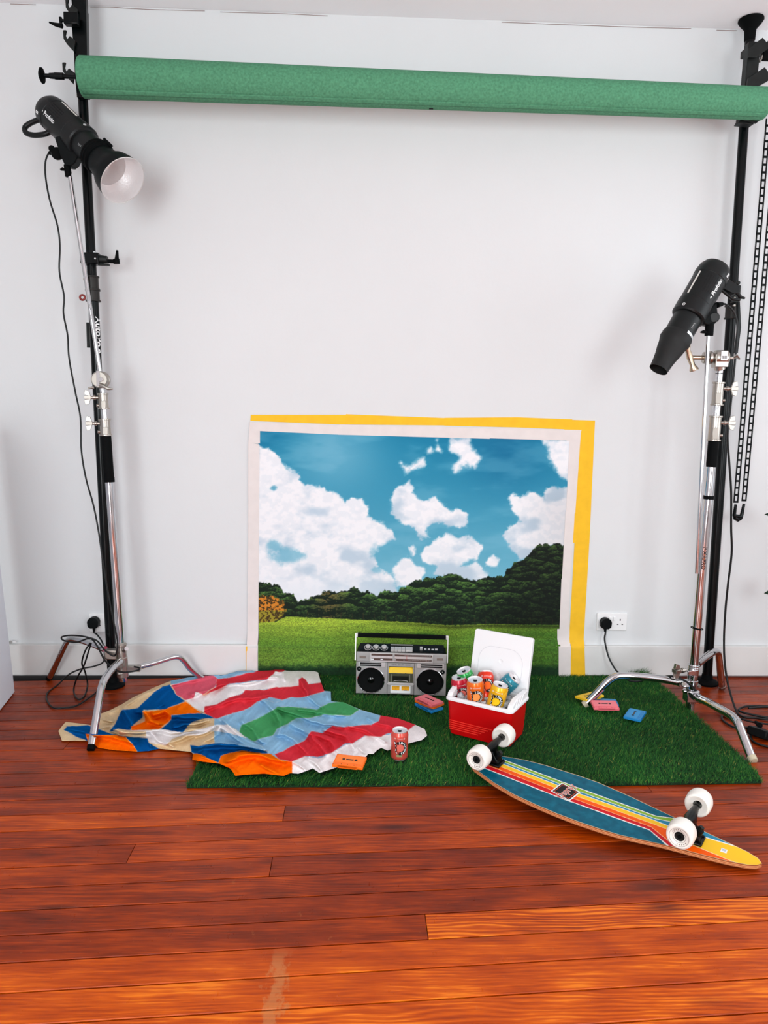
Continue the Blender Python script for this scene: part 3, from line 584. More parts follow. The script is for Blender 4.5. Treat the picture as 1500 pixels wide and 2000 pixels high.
def build_grass():
    n = 150000
    x = RNG.uniform(-0.56, 1.445, n); y = RNG.uniform(-1.075, -0.03, n)
    edge = poly_sd(x, y, [(a, b) for a, b in mpoly]); ok = edge > -0.004
    px, py = proj(np.stack([x, y, np.full(n, 0.02)], -1)); ok &= ~(poly_sd(px, py, BO) > -1.5)
    for cx, cy, w, d, a in FOOT:
        dx, dy = x - cx, y - cy; c, s = math.cos(a), math.sin(a); lx = dx * c + dy * s; ly = -dx * s + dy * c
        ok &= ~((abs(lx) < w / 2) & (abs(ly) < d / 2))
    x, y, edge = x[ok], y[ok], edge[ok]; n = len(x)
    flow = (fbm(x * 3, y * 3, 3, 3) - 0.5) * 2.2 + 0.75; ang = flow + RNG.normal(0, 0.75, n)
    L = RNG.uniform(0.013, 0.026, n) * (0.8 + 0.5 * fbm(x * 6, y * 6, 2, 8)); lean = RNG.uniform(0.6, 1.5, n)
    near = edge < 0.02; L = np.where(near, L * 0.95, L)
    tuft = np.exp(-(((x - 1.365) / 0.06) ** 2 + ((y + 0.05) / 0.04) ** 2)); L = L * (1 + 1.2 * tuft); 
    dx, dy = np.cos(ang), np.sin(ang); w = RNG.uniform(0.0005, 0.0010, n); wx, wy = -dy * w, dx * w
    # face the blade widths mostly across the view
    ph = RNG.uniform(-0.7, 0.7, n); wx, wy = np.cos(ph) * w, np.sin(ph) * w
    z0 = np.full(n, 0.005)
    pts = []
    for s_, ww in ((0.0, 1.0), (0.55, 0.9), (1.0, 0.15)):
        k = s_ * L; hor = np.sin(lean * (0.35 + 0.65 * s_)) * k; ver = np.cos(lean * (0.35 + 0.65 * s_)) * k
        cx, cy, cz = x + dx * hor, np.minimum(y + dy * hor, -0.033), z0 + ver + 0.015 * tuft * s_
        pts.append(np.stack([cx - wx * ww, cy - wy * ww, cz], -1)); pts.append(np.stack([cx + wx * ww, cy + wy * ww, cz], -1))
    vs = np.stack(pts, 1).reshape(-1, 3).astype(np.float32)
    b = np.arange(n)[:, None] * 6; f = np.concatenate([b + np.array([0, 1, 3, 2]), b + np.array([2, 3, 5, 4])], 1).reshape(-1, 4).astype(np.int32)
    me = bpy.data.meshes.new('grass_blades'); me.vertices.add(len(vs)); me.vertices.foreach_set('co', vs.ravel()); me.loops.add(f.size); me.loops.foreach_set('vertex_index', f.ravel())
    me.polygons.add(len(f)); me.polygons.foreach_set('loop_start', np.arange(0, f.size, 4, dtype=np.int32)); me.update(calc_edges=True)
    t = RNG.random(n); c = np.array([10, 62, 24.]) + (np.array([70, 126, 46.]) - np.array([10, 62, 24.])) * (t ** 1.9)[:, None]
    dry = RNG.random(n) < 0.02; c[dry] = np.array([132, 136, 66]); c = c * (0.8 + 0.4 * fbm(x * 4, y * 4, 3, 30))[:, None]
    cv = np.repeat(s2l_np(np.clip(c, 0, 255)), 6, 0); cv = np.concatenate([cv, np.ones((len(cv), 1))], 1).astype(np.float32)
    ca = me.color_attributes.new('Col', 'FLOAT_COLOR', 'POINT'); ca.data.foreach_set('color', cv.ravel())
    o = bpy.data.objects.new('grass_blades', me); prep(o, 'grass_blades', attr_mat('grass_blade', 0.55, spec=0.12), turf, kind='stuff')
    off = V(turf.location); me.transform(Matrix.Translation(-off)); return o
FOOT = [(0.222, -0.23, 0.42, 0.14, -0.09), (0.53, -0.66, 0.25, 0.17, -0.576), (0.170, -0.893, 0.05, 0.05, 0)]
build_grass()

# ------------------------------------------------------------------ things standing about: left edge board, sockets, poles
FOAM = mat('foam_board', (226, 230, 238), 0.8, noise=0.02, nscale=3)
def foam_board():
    a = G(29, 1353, 0.0); b = G(0, 1390, 0.0); e = V(b - a).normalized(); top = P(0, 1098, -0.216); up = (V(top) - V(a)).normalized()
    wy = V(a); W, H, T = 1.15, 1.16, 0.03; nz = e.cross(up).normalized()
    if nz.x > 0: nz = -nz
    c = [wy + Vector((0, 0, 0.004)) + e * i * W + up * j * H + nz * k * T for i in (0, 1) for j in (0, 1) for k in (0, 1)]
    mb = MB().add(c, [(0, 1, 3, 2), (4, 6, 7, 5), (0, 4, 5, 1), (2, 3, 7, 6), (0, 2, 6, 4), (1, 5, 7, 3)])
    o = mb.build('foam_board', FOAM, bevel=0.002); tagtop(o, 'white foam board leaning outwards at the left edge, its lower corner on the floorboards', 'board')
foam_board()
def skirting_clip():
    c = V(P(24, 1254, -0.03)); t = root('cable_clip', 'tiny clear cable clip on top of the skirting beside the foam board', 'clip', c)
    MB().box(c + Vector((-0.006, 0, 0)), (0.012, 0.012, 0.012)).build('block', SILVER, t, bevel=0.002)
    MB().box(c + Vector((0.008, 0.002, 0)), (0.016, 0.006, 0.007)).build('tab', WHITEP, t, bevel=0.002)
skirting_clip()

def socket(label, x0, x1, z0, z1, gangs):
    c = ((x0 + x1) / 2, -0.0045, (z0 + z1) / 2); t = root('wall_socket', label, 'socket', c)
    MB().box(c, (x1 - x0, 0.009, z1 - z0)).build('face_plate', WHITEP, t, bevel=0.003)
    for gx in gangs:
        zc = c[2]
        MB().box((gx[1], -0.011, zc + 0.016), (0.011, 0.005, 0.018)).build('rocker_switch', WHITEP, t, bevel=0.001)
        for (dx, dz, w, h) in ((0, 0.010, 0.0042, 0.009), (-0.011, -0.012, 0.0075, 0.004), (0.011, -0.012, 0.0075, 0.004)):
            MB().box((gx[0] + dx, -0.0092, zc + dz), (w, 0.0008, h)).build('pin_hole', BTXT, t)
socket('white double wall socket right of the yellow tape with one plug in it', 1.160, 1.306, 0.228, 0.314, [(1.196, 1.222), (1.272, 1.244)])
_p = P(186, 1215, 0); socket('white wall socket behind the left black pole with a plug in it', _p[0] - 0.025, _p[0] + 0.10, _p[2] - 0.045, _p[2] + 0.043, [(_p[0] + 0.012, _p[0] + 0.035)])
def plug_body(mb, c):
    """three-pin plug seen from the front: rounded top, cord leaving downwards"""
    pr = [(0.0255 * math.cos(a), 0.004 + 0.024 * math.sin(a)) for a in [math.pi * i / 12 for i in range(13)]] + [(-0.0235, -0.016), (-0.012, -0.024), (0.012, -0.024), (0.0235, -0.016)]
    mb.prism([(c[0] + x, c[2] + z) for x, z in pr], c[1] - 0.034, c[1], 'y')

def cable(name, label, pts, r=0.0036, parent_parts=None, group=None):
    pts3 = [np.asarray(p, float) for p in pts]; t = root(name, label, 'cable', pts3[len(pts3) // 2], None, group)
    MB().tube(smooth(pts3, 7), r, 8).build('cord', CABLE, t, angle=80); return t
def W(px, py, y): return P(px, py, y)
def F(px, py, z=0.006): return G(px, py, z)

# left lamp cable
plc = (_p[0] + 0.002, -0.0095, _p[2] + 0.004)
t = cable('power_cable', 'black lamp cable hanging down beside the left stand to a coil on the floor', [
    W(108, 293, -0.20), W(97, 297, -0.20), W(89, 315, -0.20), W(89, 345, -0.20), W(97, 390, -0.20), W(112, 440, -0.20), W(117, 480, -0.20), W(116, 530, -0.20), W(125, 578, -0.20), W(124, 612, -0.20), W(132, 655, -0.21), W(135, 700, -0.22), W(147, 765, -0.23),
    W(157, 815, -0.24), W(159, 880, -0.25), W(168, 935, -0.27), W(182, 985, -0.30), W(192, 1035, -0.335), W(200, 1090, -0.345), W(208, 1140, -0.345), W(220, 1205, -0.345), W(229, 1250, -0.345), W(228, 1272, -0.345), W(222, 1281, -0.34),
    W(205, 1270, -0.33), W(190, 1252, -0.30), W(168, 1244, -0.30), W(140, 1241, -0.28), W(121, 1244, -0.27), W(125, 1251, -0.27), W(150, 1254, -0.28), W(176, 1247, -0.29), W(190, 1262, -0.31), W(205, 1290, -0.34), W(225, 1308, -0.37), W(243, 1313, -0.375), W(266, 1310, -0.37), W(273, 1305, -0.37), W(262, 1302, -0.36)])
t = cable('power_cable', 'black cable plugged into the left wall socket and looped on the floorboards', [
    (plc[0], -0.026, plc[2] - 0.024), (plc[0], -0.028, plc[2] - 0.045), W(190, 1240, -0.05), W(201, 1258, -0.07), W(203, 1290, -0.09), W(185, 1301, -0.10), W(160, 1306, -0.11), W(135, 1317, -0.12), F(112, 1338), F(93, 1353), F(92, 1368), F(104, 1382), F(125, 1382), F(150, 1378), F(175, 1362), F(190, 1350), F(201, 1336),
    W(196, 1325, -0.18)])
mb = MB(); plug_body(mb, plc); mb.tube([(plc[0], -0.026, plc[2] - 0.02), (plc[0], -0.026, plc[2] - 0.042)], [0.0075, 0.005], 10); mb.build('plug', BLACK, t, bevel=0.003)
cable('power_cable', 'short black cable loop hanging from the back leg of the left stand', [W(178, 1256, -0.27), W(172, 1275, -0.26), W(163, 1302, -0.24), W(150, 1325, -0.22), F(144, 1348), F(150, 1364), F(160, 1364), F(168, 1352), W(171, 1335, -0.2), W(166, 1312, -0.22), W(160, 1295, -0.24), W(166, 1272, -0.26), W(176, 1256, -0.27)])

# right hand cables
t = cable('power_cable', 'black lamp cable hanging between the right stand and the ladder chain to the floor coil', [
    W(1407, 592, -0.38), W(1420, 596, -0.37), W(1433, 610, -0.36), W(1440, 632, -0.36), W(1439, 665, -0.36), W(1436, 700, -0.36), W(1431, 750, -0.36), W(1426, 800, -0.35), W(1421, 850, -0.34), W(1424, 900, -0.33), W(1428, 960, -0.32), W(1428, 1030, -0.31), W(1429, 1080, -0.30), W(1422, 1140, -0.29), W(1417, 1190, -0.28), W(1414, 1250, -0.28), W(1416, 1300, -0.29), W(1424, 1345, -0.32), F(1438, 1388, 0.01), F(1452, 1400), F(1475, 1402),
    F(1505, 1405), F(1540, 1403), F(1555, 1392), F(1530, 1382), F(1490, 1379), F(1455, 1380), F(1443, 1388, 0.012), F(1470, 1396, 0.012), F(1510, 1402, 0.012), F(1545, 1398, 0.012), F(1540, 1386, 0.014), F(1500, 1381, 0.014), F(1462, 1383, 0.015)], 0.0045)
so = (1.196, -0.0095, 0.268)
t = cable('power_cable', 'black cable running from the double wall socket over the right stand leg to the floor', [
    (1.196, -0.026, 0.244), (1.197, -0.028, 0.222), W(1181, 1250, -0.045), W(1187, 1278, -0.06), W(1196, 1298, -0.08), W(1206, 1312, -0.10), W(1216, 1318, -0.15), F(1226, 1328, 0.035), F(1245, 1331, 0.03), F(1262, 1327, 0.03), W(1280, 1324, -0.27), W(1297, 1322, -0.35), W(1306, 1320.5, -0.41),
    W(1320, 1322, -0.435), W(1338, 1330, -0.45), W(1352, 1341, -0.46), F(1375, 1368, 0.03), F(1400, 1388, 0.01), F(1425, 1404), F(1450, 1418), F(1468, 1426), F(1470, 1420, 0.012), F(1440, 1422), F(1418, 1412), F(1410, 1402), F(1416, 1396), F(1440, 1402, 0.014), F(1470, 1410, 0.014), F(1510, 1416, 0.01)], 0.0042)
mb = MB(); plug_body(mb, so); mb.tube([(so[0], -0.026, so[2] - 0.02), (so[0], -0.026, so[2] - 0.042)], [0.0075, 0.005], 10); mb.build('plug', BLACK, t, bevel=0.003)
pc = F(1483, 1432, 0.02); t = root('extension_plug', 'black rubber plug lying in the cable coil at the right edge', 'plug', pc)
mb = MB(); R0 = rotX((0.55, -0.8, 0), (0.2, 0.2, 0.95)).to_4x4(); R0.translation = V(pc)
mb.prism([(-0.036, -0.028), (0.036, -0.022), (0.044, 0.0), (0.032, 0.032), (0.0, 0.042), (-0.032, 0.032), (-0.044, 0)], -0.015, 0.018, 'z', R0); mb.build('body', BLACK, t, bevel=0.004)
mb = MB(); mb.tube(smooth([F(1470, 1428, 0.02), F(1466, 1440, 0.006), F(1478, 1452), F(1510, 1460), F(1540, 1462)], 6), 0.0045, 8); mb.build('cord', CABLE, t, angle=80)
mb = MB(); c = V(F(1484, 1417, 0.03)); mb.cyl(c, c + Vector((0.012, 0.05, -0.008)), 0.011, 0.007); mb.build('strain_relief', RUB, t)

# ------------------------------------------------------------------ autopoles
def col_at(a, b, py):
    """point on line a-b that images at row py"""
    a, b = np.asarray(a, float), np.asarray(b, float); lo, hi = 0.0, 1.3
    for _ in range(40):
        m = (lo + hi) / 2
        if proj(a + (b - a) * m)[1] > py: lo = m
        else: hi = m
    return a + (b - a) * ((lo + hi) / 2)
Z3 = Vector((0, 0, 1))
def pole(label, base, top, ysplit, collars, r0=0.0215, r1=0.0195):
    t = root('autopole', label, 'pole', base); b, e = V(base), V(top); ax = (e - b).normalized()
    s = V(col_at(base, top, ysplit))
    MB().cyl(b + ax * 0.02, s, r0, n=28).build('lower_tube', BLKM, t)
    MB().cyl(s - ax * 0.01, e - ax * 0.03, r1, n=28).build('upper_tube', BLKM, t)
    T = Matrix.Translation(b)
    MB().lathe([(0, 0.0), (0.052, 0.0), (0.053, 0.008), (0.045, 0.016), (0.026, 0.022), (0.023, 0.045), (0, 0.045)], T).build('foot_pad', RUB, t)
    T = Matrix.Translation(V(top[0], top[1], ZC - 0.001)) @ Matrix.Rotation(math.pi, 4, 'X')
    MB().lathe([(0, 0), (0.050, 0.0), (0.051, 0.006), (0.040, 0.022), (0.024, 0.040), (0.0215, 0.085), (0, 0.085)], T).build('top_pad', RUB, t)
    for y0, y1, rr in collars:
        a, c = V(col_at(base, top, y1)), V(col_at(base, top, y0))
        mb = MB(); mb.cyl(a, c, rr, n=28)
        for q in (a, c): mb.cyl(q - ax * 0.003, q + ax * 0.003, rr + 0.004, n=28)
        mb.build('collar', mat('dark_collar', (40, 38, 36), 0.35, 0.3), t, bevel=0.0008)
    return t
LB, LT = np.array([-1.083, -0.136, 0.001]), np.array([-1.121 - 0.006, -0.136, ZC]); LT[0] = -1.128
RB, RT = np.array([1.668, -0.101, 0.001]), np.array([1.652, -0.085, ZC])
tl = pole('black floor-to-ceiling pole on the left, behind the stand with the open reflector lamp', LB, LT, 560, [(541, 565, .0255), (567, 588, .027)])
def bolt(mb, c, r=0.006, d=0.01): mb.cyl(V(c), V(c) + Vector((0, -d, 0)), r, n=14)
# locking lever of the left pole
mb = MB(); a = V(P(169, 545, -0.165)); b = V(P(179, 640, -0.165)); mb.tube([a, V(P(173, 580, -0.17)), b], [0.010, 0.009, 0.006], 10, flat=0.6); mb.build('lock_lever', BRK, tl)
for q in ((P(169, 546, -0.165), 0.010, 0.014), (P(171, 569, -0.165), 0.006, 0.012)):
    mb = MB(); bolt(mb, *q); mb.build('pivot_bolt', NICKEL, tl)
mb = MB(); mb.torus(0.010, 0.0045, Matrix.Translation(V(P(161, 581, -0.15))) @ Matrix.Rotation(math.pi / 2, 4, 'X')); mb.build('release_ring', mat('red_anodised', (150, 70, 66), 0.4, 0.5), tl)
mb = MB(); mb.tube([P(171, 630, -0.12), P(173, 679, -0.12)], [0.006, 0.007], 8); mb.build('lever_tip', BRK, tl)
tv, tf = text_verts('AutoPole', 0.040, 0.001)
mb = MB(); wv = [(0.0228 * math.cos(-0.55 + y / 0.0225), 0.0228 * math.sin(-0.55 + y / 0.0225), -x) for x, y, _ in tv]
c = V(col_at(LB, LT, 655)); mb.add([c + Vector(p) for p in wv], [f[::-1] for f in tf]); mb.build('pole_lettering', WTXT, tl)
tr = pole('black floor-to-ceiling pole on the right, behind the stand with the snoot lamp', RB, RT, 600, [(598, 622, .026)])
mb = MB(); mb.box(P(1437, 575, -0.125), (0.028, 0.03, 0.075)); bolt(mb, P(1440, 553, -0.14), 0.009, 0.012); mb.build('lock_block', BRK, tr, bevel=0.003)
mb = MB(); mb.tube([P(1441, 590, -0.15), P(1443, 640, -0.15), P(1437, 690, -0.15)], [0.012, 0.013, 0.012], 10, flat=0.6); mb.build('lock_lever', BLKM, tr)
for q in (583, 597):
    mb = MB(); bolt(mb, P(1433, q, -0.14), 0.005); mb.build('pivot_bolt', NICKEL, tr)

# backdrop brackets with three hooks
def px_prism(mb, pix, y0, y1):
    pts = [P(x, y, y0) for x, y in pix]; poly = [(p[0], p[2]) for p in pts]
    area2 = sum(poly[i - 1][0] * poly[i][1] - poly[i][0] * poly[i - 1][1] for i in range(len(poly)))
    if area2 < 0: poly = poly[::-1]
    mb.prism(poly, y0, y1, 'y'); return mb
def cq(l, ox, oy, s): return [(ox + a / s, oy + b / s) for a, b in l]
tb = root('backdrop_bracket', 'black three-hook backdrop bracket clamped to the top of the left pole', 'bracket', P(148, 90, -0.16))
px_prism(MB(), [(145, -60), (166, -60), (169, 60), (172, 190), (150, 190), (146, 150), (142, 60)], -0.185, -0.158).build('back_plate', BLKM, tb, bevel=0.002)
hk = cq([(505, 0), (515, 130), (570, 215), (690, 345), (720, 160), (622, 78), (575, 142), (545, 60), (562, -20), (510, -20)], 70, 0, 8.82)
px_prism(MB(), [(131, 28), (140, 20), (168, 18), (170, 112), (150, 108), (143, 88), (140, 55)], -0.187, -0.155).build('clamp_body', BLKM, tb, bevel=0.002)
for dy, dx in ((0, 0), (61, -4.5), (124, -6)):
    px_prism(MB(), [(x + dx, y + dy) for x, y in hk], -0.20, -0.19).build('hook', BRK, tb, bevel=0.001)
tc = root('super_clamp', 'black clamp with a spread lever just below the ceiling on the left pole', 'clamp', P(135, 38, -0.17))
MB().box(P(140, 38, -0.215), (0.055, 0.03, 0.045)).build('jaw', BLKM, tc, bevel=0.004)
mb = MB(); mb.cyl(P(130, 30, -0.215), P(133, 45, -0.215), 0.012); mb.cyl(P(118, 34, -0.215), P(119, 46, -0.215), 0.006); mb.cyl(P(118, 40, -0.215), P(134, 41, -0.215), 0.006); mb.build('screw', BLKM, tc)
mb = MB(); mb.tube([P(96, 43.5, -0.22), P(108, 48, -0.22), P(122, 51, -0.22)], [0.003, 0.007, 0.009], 10); mb.build('lever', RUB, tc)
# roll of paper
def roll():
    a = V(P(160, 150.5, -0.25)); b = V(P(1494, 202.5, -0.225)); ra = 0.0745; rb = 0.0610
    t = root('paper_roll', 'long roll of mottled green background paper hung between the two poles', 'backdrop', (a + b) / 2)
    ax = (b - a).normalized(); R_ = rotX(ax, (0, 0, 1)).to_4x4(); R_.translation = a; L = (b - a).length
    gm = mat('green_seamless_paper', (84, 144, 110), 0.85, noise=0.2, nscale=120, bump=0.15, bscale=120, spec=0.2)
    MB().lathe([(0.026, 0.004), (ra - 0.002, 0.0), (ra, 0.003), (ra - (ra - rb) * 0.5, L / 2), (rb, L - 0.003), (rb - 0.002, L), (0.026, L - 0.004)], R_, 64, 'x').build('paper', gm, t, angle=50)
    MB().lathe([(0.021, -0.004), (0.0265, -0.004), (0.0265, L + 0.004), (0.021, L + 0.004), (0.021, -0.004)], R_, 32, 'x').build('cardboard_core', mat('cardboard', (150, 120, 90), 0.9), t)
    # loose end of the paper, a shallow step along the underside
    mb = MB(); m = 40; vs = []
    for i in range(m + 1):
        s = i / m; r = ra + (rb - ra) * s + 0.0012
        for k in range(5):
            an = math.radians(-72 + 9 * k * 0.5); vs.append(R_ @ Vector((0.01 + s * (L - 0.02), -math.cos(an) * r * 1, math.sin(an) * r)))
    mb.add(vs, [(i * 5 + k, i * 5 + k + 1, i * 5 + 6 + k, i * 5 + 5 + k) for i in range(m) for k in range(4)]); o = mb.build('loose_end', gm, t); sd = o.modifiers.new('Solidify', 'SOLIDIFY'); sd.thickness = 0.0008
    mb = MB(); p = V(P(842, 212, -0.24)); mb.box(p, (0.016, 0.004, 0.006)); mb.build('end_tab', BTXT, t)
    mb = MB()
    for u0, u1, r0, r1 in ((-0.10, 0.02, 0.0085, 0.0085), (-0.104, -0.07, 0.013, 0.013), (-0.125, -0.10, 0.010, 0.012), (-0.148, -0.12, 0.008, 0.008)):
        mb.cyl(R_ @ Vector((u0, 0, 0)), R_ @ Vector((u1, 0, 0)), r0, r1)
    mb.build('spindle', BLKM, t, bevel=0.001)
    MB().lathe([(0, -0.162), (0.018, -0.161), (0.029, -0.155), (0.028, -0.150), (0.010, -0.146), (0, -0.146)], R_, 28, 'x').build('end_knob', RUB, t)
    mb = MB(); mb.cyl(R_ @ Vector((L - 0.02, 0, 0)), R_ @ Vector((L + 0.09, 0, 0)), 0.0085); mb.cyl(R_ @ Vector((L + 0.05, 0, 0)), R_ @ Vector((L + 0.08, 0, 0)), 0.02); mb.build('drive_wheel', BLKM, t)
roll()
tb = root('backdrop_bracket', 'black three-hook backdrop bracket clamped to the top of the right pole', 'bracket', P(1465, 130, -0.13))
px_prism(MB(), [(1463, 81), (1481, 81), (1484, 110), (1480, 150), (1479, 175), (1474, 234), (1472, 243), (1442, 240), (1446, 233), (1455, 170)], -0.165, -0.125).build('back_plate', BRK, tb, bevel=0.002)
for pix in ([(1462, 112), (1462, 95), (1490, 73), (1498, 83), (1512, 66), (1518, 74), (1500, 95), (1476, 112)], [(1459, 170), (1462, 152), (1494, 131), (1502, 142), (1520, 128), (1524, 136), (1500, 158), (1478, 170)], [(1452, 232), (1462, 214), (1492, 194), (1500, 204), (1522, 190), (1524, 198), (1500, 222), (1478, 240)]):
    px_prism(MB(), pix, -0.185, -0.172).build('hook', BRK, tb, bevel=0.001)
MB().box(P(1458, 104, -0.115), (0.028, 0.05, 0.03)).build('pole_strap', BRK, tb, bevel=0.003)
tc = root('super_clamp', 'black clamp behind the upper hook at the top right edge', 'clamp', P(1492, 105, -0.15))
MB().box(P(1489, 101, -0.14), (0.05, 0.03, 0.03)).build('jaw', BLKM, tc, bevel=0.003)
MB().tube([P(1488, 108, -0.16), P(1486, 116, -0.16), P(1483, 121, -0.16)], 0.005, 8).build('screw', NICKEL, tc)
MB().box(P(1500, 110, -0.15), (0.05, 0.02, 0.035)).build('knob', RUB, tc, bevel=0.004)

# super clamp on the left pole
tc = root('super_clamp', 'black clamp with an upright lever halfway up the left pole', 'clamp', P(190, 505, -0.15))
MB().box(P(178, 506, -0.165), (0.075, 0.05, 0.045)).build('jaw', BLKM, tc, bevel=0.004)
mb = MB(); mb.cyl(P(190, 506, -0.165), P(210, 507, -0.165), 0.018, 0.014); mb.box(P(203, 517, -0.165), (0.045, 0.02, 0.008)); mb.build('screw_barrel', BRK, tc, bevel=0.002)
mb = MB(); mb.cyl(P(211, 510, -0.165), P(232, 511, -0.165), 0.008); mb.cyl(P(227, 506, -0.165), P(228, 515, -0.165), 0.013); mb.tube([P(228, 508, -0.165), P(229, 489, -0.165)], [0.009, 0.0045], 10); mb.build('lever', RUB, tc)
for q in ((P(186, 505, -0.19), 0.003, 0.003), (P(185, 493, -0.165), 0.004, 0.006)):
    mb = MB(); bolt(mb, *q); mb.build('pin', WHITEP, tc)

# ladder chain of the paper roll with its weight
def chain():
    top = P(1500, 240, -0.10); t = root('ladder_chain', 'black ladder-style pull chain hanging at the right edge, two parallel strands', 'chain', P(1445, 1000, -0.10))
    a0, a1 = P(1437, 982, -0.10), P(1501, 232, -0.10); b0, b1 = P(1453, 979, -0.10), P(1521, 232, -0.10)
    W_, th = 0.0225, 0.005; pitch = 0.0318
    me = None
    for s, (p0, p1) in enumerate(((a0, a1), (b0, b1))):
        d = V(p1 - p0); L = d.length; d.normalize(); n = int(L / pitch); R_ = rotX(d, (0, -1, 0))
        for i in range(n):
            if me is None:
                mb = MB(); mb.box((pitch / 2, W_ / 2 - th / 2, 0), (pitch, th, 0.004)).box((pitch / 2, -W_ / 2 + th / 2, 0), (pitch, th, 0.004)).box((0.0045, 0, 0), (0.009, W_, 0.0042))
                o = mb.build('chain_link', BLACK, t, world=False); me = o.data
            else:
                o = bpy.data.objects.new('chain_link', me); COL.objects.link(o); o.parent = t
            m = R_.to_4x4(); m.translation = V(p0) + d * (i * pitch) - V(WM[t.name].translation); o.matrix_local = m
    mb = MB(); mb.tube([P(1437, 985, -0.10), P(1434, 1006, -0.10), P(1436, 1012, -0.10), P(1441, 1015, -0.10), P(1446, 1012, -0.10), P(1449, 1004, -0.10), P(1453, 984, -0.10)], [0.006, 0.008, 0.010, 0.011, 0.010, 0.008, 0.006], 10)
    mb.cyl(P(1434, 1008, -0.10), P(1448, 1010, -0.10), 0.010); mb.build('weight', BLKM, t)
chain()

# ------------------------------------------------------------------ lamp stands
def plane_pt(px, py, c0, foot):
    n = V(foot[0] - c0[0], foot[1] - c0[1], 0).cross(Z3); d = V(ray(px, py)); tt = (V(c0) - V(CAM)).dot(n) / d.dot(n); return V(CAM) + d * tt
def knob(t, c, side, s=1.0):
    """T-handle pointing to the given side (+1 right, -1 left)"""
    c = V(c); mb = MB(); e = Vector((side, -0.25, 0)).normalized()
    mb.cyl(c, c + e * 0.030 * s, 0.0065 * s); mb.cyl(c + e * 0.012 * s, c + e * 0.020 * s, 0.010 * s)
    f = rotX(e, (0, 0, 1)).to_4x4(); f.translation = c + e * 0.040 * s
    mb.prism([(-0.012 * s, -0.010 * s), (0.014 * s, -0.014 * s), (0.014 * s, 0.014 * s), (-0.012 * s, 0.010 * s)], -0.007 * s, 0.007 * s, 'z', f)
    mb.prism([(-0.010 * s, 0.005 * s), (-0.004 * s, 0.026 * s), (0.010 * s, 0.030 * s), (0.014 * s, 0.010 * s)], -0.0065 * s, 0.0065 * s, 'y', f); mb.prism([(-0.010 * s, -0.005 * s), (0.014 * s, -0.010 * s), (0.010 * s, -0.030 * s), (-0.004 * s, -0.026 * s)], -0.0065 * s, 0.0065 * s, 'y', f)
    return mb.build('knob', NICKEL, t, bevel=0.001)
def collar(t, base, top, y0, y1, r, side, ky=None):
    a, b = V(col_at(base, top, y1)), V(col_at(base, top, y0)); ax = (b - a).normalized(); mb = MB(); L = (b - a).length
    mb.cyl(a, b, r * 1.04, r, n=26); mb.cyl(a, a + ax * 0.006, r * 1.22, n=26); mb.cyl(b - ax * 0.007, b, r * 1.18, n=26); mb.box(a + ax * L * 0.3 + Vector((-0.3 * r * side, -r * 0.85, 0)), (r * 1.0, r * 0.5, L * 0.45)); mb.cyl(a + ax * L * 0.22 + Vector((side * -r, 0, 0)) * -1, a + ax * L * 0.22 + Vector((side * r * 1.5, -0.004, 0)), 0.006)
    mb.build('collar', NICKEL, t, bevel=0.0012); knob(t, a + ax * L * 0.72 + Vector((side * r, 0, 0)), side)
def leg(t, base, foot, pix, r, cap, start=None):
    pts = ([V(start)] if start is not None else []) + [plane_pt(x, y, base, foot) for x, y in pix]; f = V(foot); d = (f - pts[-1]); fx = pts[-1] + d * ((d.length - 0.018) / d.length)
    mb = MB(); mb.tube(smooth(pts + [fx], 6), r, 16); o = mb.build('leg', CHROME, t, angle=60)
    MB().tube([fx - d.normalized() * 0.004, f + Vector((0, 0, r * 0.35))], [r * 1.06, r * 0.95], 16).build('foot_cap', cap, o, bevel=0.001)
    return o

# left stand
LBs = np.array([-0.979, -0.303, 0.0]); LTs = P(199, 742, -0.31)
tl = root('lamp_stand', 'chrome lamp stand on the left with a slanting arm, one leg beside the blanket', 'stand', LBs)
axl = V(LTs - LBs).normalized()
def seg(t, base, top, y0, y1, r, m, name, n=24): return MB().cyl(col_at(base, top, y1), col_at(base, top, y0), r, n=n).build(name, m, t)
seg(tl, LBs, LTs, 930, 1330, 0.0160, CHROME, 'column'); seg(tl, LBs, LTs, 852, 940, 0.0205, RUB, 'grip_sleeve')
seg(tl, LBs, LTs, 800, 825, 0.0135, CHROME, 'middle_riser'); seg(tl, LBs, LTs, 752, 772, 0.011, CHROME, 'top_riser')
collar(tl, LBs, LTs, 818, 851, 0.0205, -1); collar(tl, LBs, LTs, 768, 799, 0.0185, -1)
MB().cyl(V(col_at(LBs, LTs, 936)) + axl * -0.012, V(col_at(LBs, LTs, 932)), 0.022).build('sleeve_ring', RUB, tl)
# hub castings
mb = MB(); mb.cyl(col_at(LBs, LTs, 1285), col_at(LBs, LTs, 1255), 0.021, n=24); mb.cyl(col_at(LBs, LTs, 1322), col_at(LBs, LTs, 1283), 0.0235, n=24); mb.cyl(col_at(LBs, LTs, 1262), col_at(LBs, LTs, 1257), 0.024, n=24)
mb.box(V(P(218, 1277, -0.31)), (0.05, 0.035, 0.04)); mb.box(V(P(262, 1305, -0.30)), (0.055, 0.03, 0.024)); mb.box(V(P(235, 1297, -0.335)), (0.03, 0.03, 0.03)); mb.cyl(P(240, 1316, -0.32), P(230, 1316, -0.33), 0.007); mb.build('hub', NICKEL, tl, bevel=0.003)
MB().cyl(V(col_at(LBs, LTs, 1329)) , V(col_at(LBs, LTs, 1320)), 0.010).build('spring_foot', RUB, tl)
mb = MB(); mb.cyl(P(243, 1270, -0.325), P(247, 1267, -0.345), 0.011, 0.009, n=8); mb.build('locking_nut', CHROME, tl)
